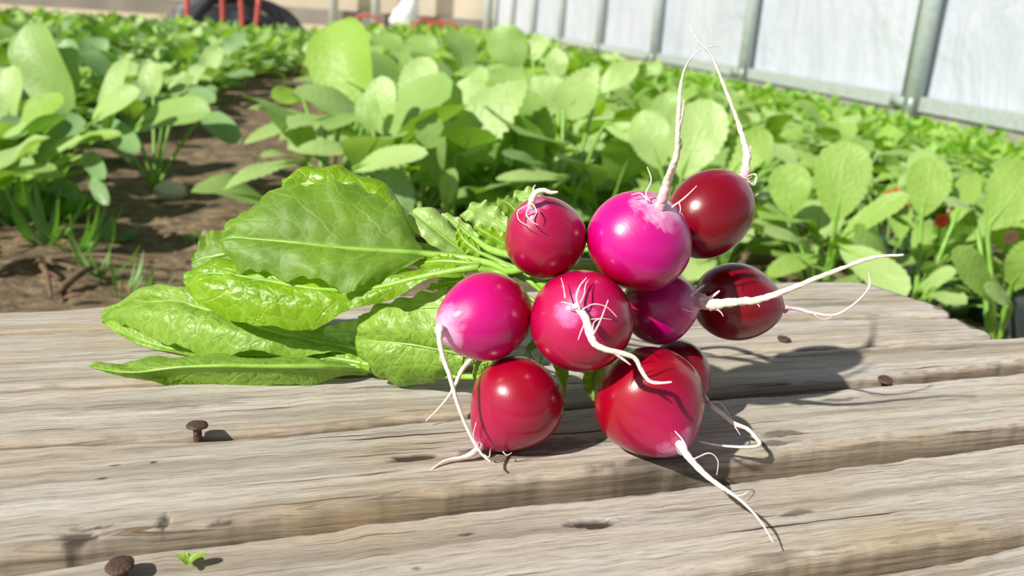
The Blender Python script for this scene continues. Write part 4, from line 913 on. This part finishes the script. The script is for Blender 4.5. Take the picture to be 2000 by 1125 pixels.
hero_plant('pak_choi_plant', 'pak choi with a wide leaf reaching right over the soil path', (300, 320, 1.9), [
    (265, 250, 1.85, 412, 218, 1.75, 38, .4, MC_MUST, 'pak'), (300, 190, 1.95, 300, 122, 1.95, 28, .1, MC_LIGHT, 'pak'), (400, 225, 1.9, 468, 280, 1.8, 24, .5, MC_BLUE, 'pak'), (200, 240, 1.85, 270, 300, 1.7, 24, .6, MC_BLUE, 'pak'), (330, 180, 2.0, 380, 150, 2.0, 22, .4, MC_MUST, 'pak'), (350, 190, 2.0, 420, 200, 1.9, 22, .5, MC_BLUE, 'pak')])
hero_plant('pak_choi_plant', 'pak choi at the left frame edge with a pale curled leaf', (20, 420, 1.65), [
    (60, 340, 1.6, 162, 270, 1.55, 20, .5, MC_LIGHT, 'pak'), (0, 300, 1.6, 72, 262, 1.55, 34, .3, MC_LIGHT, 'pak'), (-20, 350, 1.55, 70, 330, 1.5, 34, .4, MC_MUST, 'pak'), (130, 290, 1.65, 238, 262, 1.6, 14, .4, MC_YEL, 'pak'), (30, 355, 1.5, 128, 345, 1.45, 14, .5, MC_YEL, 'pak'), (170, 300, 1.65, 205, 350, 1.55, 18, .5, MC_BLUE, 'pak'), (180, 330, 1.6, 212, 400, 1.55, 16, .2, MC_BLUE, 'pak')])

# ---- procedural fill, bed by bed (a along the rows, b across them)
def in_view(p, mrg=120):
    d = p-CAM; t = d.dot(FW)
    if t < 0.3: return False
    x = 1000+F_PX*d.dot(RT)/t; y = 562.5-F_PX*d.dot(UP)/t
    return -mrg < x < 2000+mrg and -200 < y < 900
def px_of(p):
    d = p-CAM; t = d.dot(FW); return 1000+F_PX*d.dot(RT)/t, 562.5-F_PX*d.dot(UP)/t, t
aL, bPathL = to_ab(onz(330, 330, 0)); _, bPathR = to_ab(onz(560, 350, 0))
print('PATH', bPathL, bPathR, to_ab(onz(470, 250, 0)), to_ab(onz(150, 450, 0)), 'BW', BW, 'front', to_ab(onz(1700, 560, 0)), to_ab(onz(1950, 640, 0)))
PATH_L = -0.55; PATH_R = -0.17
BED_R0 = 0.62       # where mustard gives way to the radish plants
FRINGE = BW-0.95    # fine greens along the wall
cand = []
def scatter(kind, a0, a1, b0, b1, step, size, avoid=None):
    a = a0; row = 0
    while a < a1:
        b = b0+(row % 2)*step*0.5
        while b < b1:
            p = ab(a+rnd.uniform(-.3, .3)*step, b+rnd.uniform(-.3, .3)*step, 0)
            if in_view(p+Vector((0, 0, 0.2)), 380): cand.append((kind, p, size*rnd.uniform(0.8, 1.15)))
            b += step
        a += step; row += 1
scatter('must', 1.55, 5.5, PATH_R+0.17, BED_R0, 0.17, 0.27)
scatter('pak', 1.35, 5.2, -2.6, PATH_L-0.06, 0.165, 0.22)
scatter('rad', 1.15, 4.2, BED_R0+0.05, FRINGE, 0.15, 0.19)
cnt = {}
cand.sort(key=lambda c: (c[1]-CAM).length)
LAB = {'must': ('leafy mustard green in the middle bed behind the bunch', 'mustard plants of the middle bed'),
       'pak': ('round-leaved pak choi in the bed left of the soil path', 'pak choi of the left bed'),
       'rad': ('young leafy radish plant in the right bed before the film wall', 'radish plants of the right bed')}
for kind, p, s in cand:
    gx, gy, _ = px_of(p)
    if kind == 'pak' and gx > 150 and gy > 285: continue
    if kind == 'must' and gx < 560 and gy > 285: continue
    n = cnt.get(kind, 0); cnt[kind] = n+1
    if n >= 290: continue
    t = px_of(p)[2]
    (plant_parts if t < 2.1 else plant_one)(kind, p, s, rnd.uniform(0, 2*PI), *LAB[kind])
print('COUNTS', cnt)
# ---- the mass of greens further off and the fine fringe by the wall (nobody could count them)
def mass(name, label, cat, kinds, region, n, size, mats, seed):
    r = random.Random(seed); G = Geo()
    for _ in range(n):
        a = r.uniform(*region[0])**1.0; b = r.uniform(region[1][0], region[1][1])
        p = ab(a, b, 0)
        if not in_view(p+Vector((0, 0, .1)), 420): continue
        s = size*r.uniform(0.7, 1.3)
        for q in range(3):
            g = rand_leaf_lo(r, s)
            nn = len(G.v); G.v += [(x+p.x, y+p.y, z+p.z) for x, y, z in g[0]]; G.f += [tuple(i+nn for i in f) for f in g[1]]
            m = r.randrange(len(mats)); G.mi += [m]*len(g[1])
            G.a.setdefault('lf', []); G.a.setdefault('lm', []); G.a['lf'] += g[2]; G.a['lm'] += g[3]
    o = link(name, G.build(name, mats)); tag(o, label, cat, None, 'stuff'); return o
def rand_leaf_lo(r, size):
    az = r.uniform(0, 2*PI); el = r.uniform(0.2, 1.3)
    d = Vector((math.cos(az)*math.cos(el), math.sin(az)*math.cos(el), math.sin(el)))
    base = d*size*0.25+Vector((r.uniform(-.5, .5)*size, r.uniform(-.5, .5)*size, 0)); tip = base+d*size*r.uniform(0.6, 1.0)
    nr = Vector((-math.cos(az)*math.sin(el), -math.sin(az)*math.sin(el), math.cos(el)))
    return blade(base, tip, size*r.uniform(.15, .26), nr, 0.1, 0.1, 0.1, (0.7, 0.6), 5, 2, r.random()*6)
mass('mustard_greens', 'distant carpet of mustard greens reaching to the far wall', 'greens', None, ((5.2, 10.0), (PATH_R-0.1, BW-0.9)), 2400, 0.17, [MC_MUST, MC_LIGHT, MC_YEL], 5)
mass('mixed_greens', 'furthest greens beside the film wall before the end wall', 'greens', None, ((9.8, 15.0), (0.6, BW-0.5)), 900, 0.16, [MC_MUST, MC_LIGHT, MC_YEL], 8)
mass('leafy_greens', 'distant carpet of leafy greens at the upper left', 'greens', None, ((4.9, 8.6), (-5.5, PATH_L+0.1)), 3000, 0.16, [MC_MUST, MC_LIGHT, MC_BLUE, MC_YEL], 6)
M_FEATH = leaf_mat('fine_green_leaf', srgb(112, 166, 30), srgb(146, 196, 44), srgb(180, 214, 90), rough=0.5, trans=0.4, tcol=srgb(170, 220, 30), ret=60, bump=0.2)
M_FEATH2 = leaf_mat('fine_green_leaf_deep', srgb(84, 140, 30), srgb(112, 166, 40), srgb(160, 200, 80), rough=0.5, trans=0.4, tcol=srgb(150, 210, 30), ret=60, bump=0.2)
mass('feathery_seedlings', 'strip of fine feathery seedlings along the foot of the film wall', 'greens', None, ((1.3, 7.5), (FRINGE-0.25, BW-0.16)), 7500, 0.085, [M_FEATH, M_FEATH, M_FEATH2], 7)

# ---- black strip beside the table, stone, twigs, weeds
p0 = onz(1640, 478, 0); p1 = onz(1790, 562, 0); p2 = onz(2060, 690, 0)
v, f = [], []
dirv = (p2-p0); Ld = dirv.length; dirv.normalize(); Rb = Matrix.Rotation(math.atan2(dirv.y, dirv.x), 3, 'Z')
v, f = box_v((p0+p2)/2+Vector((0, 0, 0.02)), (Ld, 0.03, 0.05), Rb)
g = Geo(); g.add(v, f); v, f, _ = tube([p0+Vector((0, 0, .045)), (p0+p2)/2+Vector((0, 0, .045)), p2+Vector((0, 0, .045))], [0.016]*3, 10, 6); g.add(v, f)
tag(link('bed_edging', g.build('bed_edging', simple('dark_plastic_edging', srgb(58, 68, 68), 0.55, srgb(46, 54, 54), 30, 0.2), False)), 'dark grey edging strip on the soil right of the wooden boards', 'edging')
def stone(px, py, r, label, c):
    p = onz(px, py, 0.0); vs = []; fs = []; n1, n2 = 16, 20
    for i in range(n1+1):
        th = PI*i/n1
        for j in range(n2):
            ph = 2*PI*j/n2; d = Vector((math.sin(th)*math.cos(ph), math.sin(th)*math.sin(ph), math.cos(th)))
            rr = r*(1+0.22*mnoise.noise(d*1.6+Vector((px, 0, 0))))
            vs.append(Vector((d.x*rr, d.y*rr, d.z*rr*0.7+r*0.35)))
    fs = [(i*n2+j, i*n2+(j+1) % n2, (i+1)*n2+(j+1) % n2, (i+1)*n2+j) for i in range(n1) for j in range(n2)]
    o = link('stone', mesh('stone', vs, fs, simple('stone_grey', c, 0.8, tuple(x*0.8 for x in c), 60, 0.4)), None, p); tag(o, label, 'stone')
stone(335, 385, 0.032, 'pale grey stone lying on the soil path', srgb(206, 200, 190))
M_TWIG = simple('dry_twig', srgb(120, 98, 72), 0.8, srgb(92, 74, 54), 80, 0.4)
def twig(px0, py0, px1, py1, r, label, z=0.012):
    a = onz(px0, py0, z); b = onz(px1, py1, z); m = a.lerp(b, .5)+Vector((0, 0.006, 0.006))
    v, f, _ = tube([a, m, b], [r, r*0.9, r*0.5], 8, 14, 0.3, px0); tag(link('twig', mesh('twig', v, f, M_TWIG)), label, 'twig')
twig(-10, 535, 90, 505, 0.005, 'long dry twig at the left edge of the path behind the table')
twig(90, 504, 300, 512, 0.005, 'horizontal dry twig on the soil left of the bunch leaves')
twig(75, 510, 100, 580, 0.005, 'short dry twig pointing at the table on the left')
twig(120, 565, 190, 520, 0.006, 'broad dry stalk slanting on the soil near the table')
for q in range(26):
    px = rnd.uniform(20, 560); py = rnd.uniform(400, 585); a = onz(px, py, 0.014); an = rnd.uniform(0, PI); Lq = rnd.uniform(.015, .05)
    d = Vector((math.cos(an), math.sin(an), 0)); g = Geo()
    v, f, lf, lm = blade(a-d*Lq/2, a+d*Lq/2, Lq*0.22, Vector((rnd.uniform(-.4, .4), rnd.uniform(-.4, .4), 1)), 0.12, 0.3, 0, (.6, .6), 8, 4, q); g.add(v, f)
    m = rnd.choice([simple('dry_leaf', srgb(132, 104, 76), 0.8, srgb(104, 80, 58), 60)] if q == 0 else [bpy.data.materials['dry_leaf']])
    tag(link('dry_leaf', g.build('dry_leaf', m)), 'curled brown dry leaf fragment on the soil path', 'dry leaf', 'dry leaf scraps on the path')
M_GRASS = leaf_mat('grass_blade', srgb(78, 132, 52), srgb(100, 154, 66), srgb(140, 180, 90), rough=0.5, trans=0.35, tcol=srgb(130, 190, 50), ret=60, bump=0.1)
def weed(px, py, n, h, label, spread=0.6, wd=0.05):
    p = onz(px, py, 0.0); e = thing('grass_weed', label, 'weed', p); r = random.Random(int(px))
    for i in range(n):
        az = r.uniform(0, 2*PI); el = r.uniform(spread, 1.4); d = Vector((math.cos(az)*math.cos(el), math.sin(az)*math.cos(el), math.sin(el)))
        L = h*r.uniform(.6, 1.1); b = Vector((r.uniform(-.01, .01), r.uniform(-.01, .01), -0.003))
        v, f, lf, lm = blade(b, b+d*L, L*wd, Vector((0, 0, 1)) + Vector((-d.x, -d.y, 0))*0.8, -0.1, 0.3, 0, (.4, .9), 8, 2, i)
        g = Geo(); g.add(v, f, 0, lf=lf, lm=lm); link('blade', g.build('blade', M_GRASS), e)
weed(150, 500, 11, 0.12, 'tuft of grass weed by the left bed on the path')
weed(190, 540, 9, 0.09, 'low grass weed nearest the table at the left')
weed(90, 480, 10, 0.13, 'tall grass weed under the left frame edge plants')
weed(250, 575, 8, 0.07, 'small grass sprig against the back edge of the table', 0.3)
weed(225, 470, 5, 0.05, 'tiny broad weed sprout in the path', 0.3, 0.22)
weed(385, 475, 4, 0.035, 'tiny green sprout beside the bunch leaves', 0.3, 0.25)
weed(30, 440, 9, 0.12, 'shaded grassy weed at the left frame edge', 0.4, 0.12)
weed(120, 430, 8, 0.10, 'leafy weed beneath the pak choi at left', 0.4, 0.2)
weed(300, 560, 6, 0.05, 'sparse grass blades left of the lower bunch leaf', 0.3)
weed(1870, 612, 4, 0.04, 'small green seedling between the boards and the dark edging', 0.4, 0.3)
# orange-red blossoms among the radish leaves
M_FLOW = simple('orange_petal', srgb(238, 84, 44), 0.5, srgb(226, 60, 34), 60); M_PINK = simple('pale_pink_petal', srgb(226, 180, 160), 0.5, srgb(210, 150, 130), 60)
def blossom(px, py, t, s, m, label):
    c = P(px, py, t); g = Geo()
    for i in range(5):
        a = 2*PI*i/5; d = Vector((math.cos(a), -0.3, math.sin(a))).normalized()
        v, f, _, _ = blade(Vector((0, 0, 0)), d*s, s*0.45, Vector((0, -1, 0.4)), 0.12, 0.2, 0, (.6, .4), 8, 6, i); g.add(v, f, 0)
    v, f, _ = tube([Vector((0, 0.004, -c.z)), Vector((0.01, 0.008, -c.z*0.5)), Vector((0, 0.002, 0))], [0.0022]*3, 6, 8); g.add(v, f, 1)
    tag(link('blossom', g.build('blossom', [m, M_CSTEM]), None, c), label, 'flower')
blossom(1742, 388, 1.5, 0.020, M_FLOW, 'larger orange-red blossom under an arched radish leaf')
blossom(1760, 396, 1.52, 0.012, M_FLOW, 'small orange-red blossom beside the larger one')
blossom(1838, 430, 1.4, 0.013, M_FLOW, 'orange-red blossom lower right of the smooth upright leaf')
blossom(1972, 462, 1.25, 0.012, M_PINK, 'pale pink blossom near the right frame edge')
blossom(1858, 408, 1.4, 0.009, M_PINK, 'pale pink bud between radish leaves on the right')
# scrap of green leaf on the front board
g = Geo(); c = onz(368, 1103, zB+0.0008)
for i, (dx, dy, L) in enumerate([(-0.8, 0.5, .005), (0.6, 0.2, .006), (0.2, -0.6, .004), (-0.2, 0.9, .004)]):
    v, f, lf, lm = blade(Vector((0, 0, 0.0003)), Vector((dx, dy, 0.35)).normalized()*L, L*0.3, Vector((0, 0, 1)), 0.1, 0.3, 0, (.6, .6), 8, 4, i); g.add(v, f, 0, lf=lf, lm=lm)
tag(link('leaf_scrap', g.build('leaf_scrap', ML_BRIGHT), None, c), 'tiny torn green leaf scrap on the front board', 'leaf scrap')
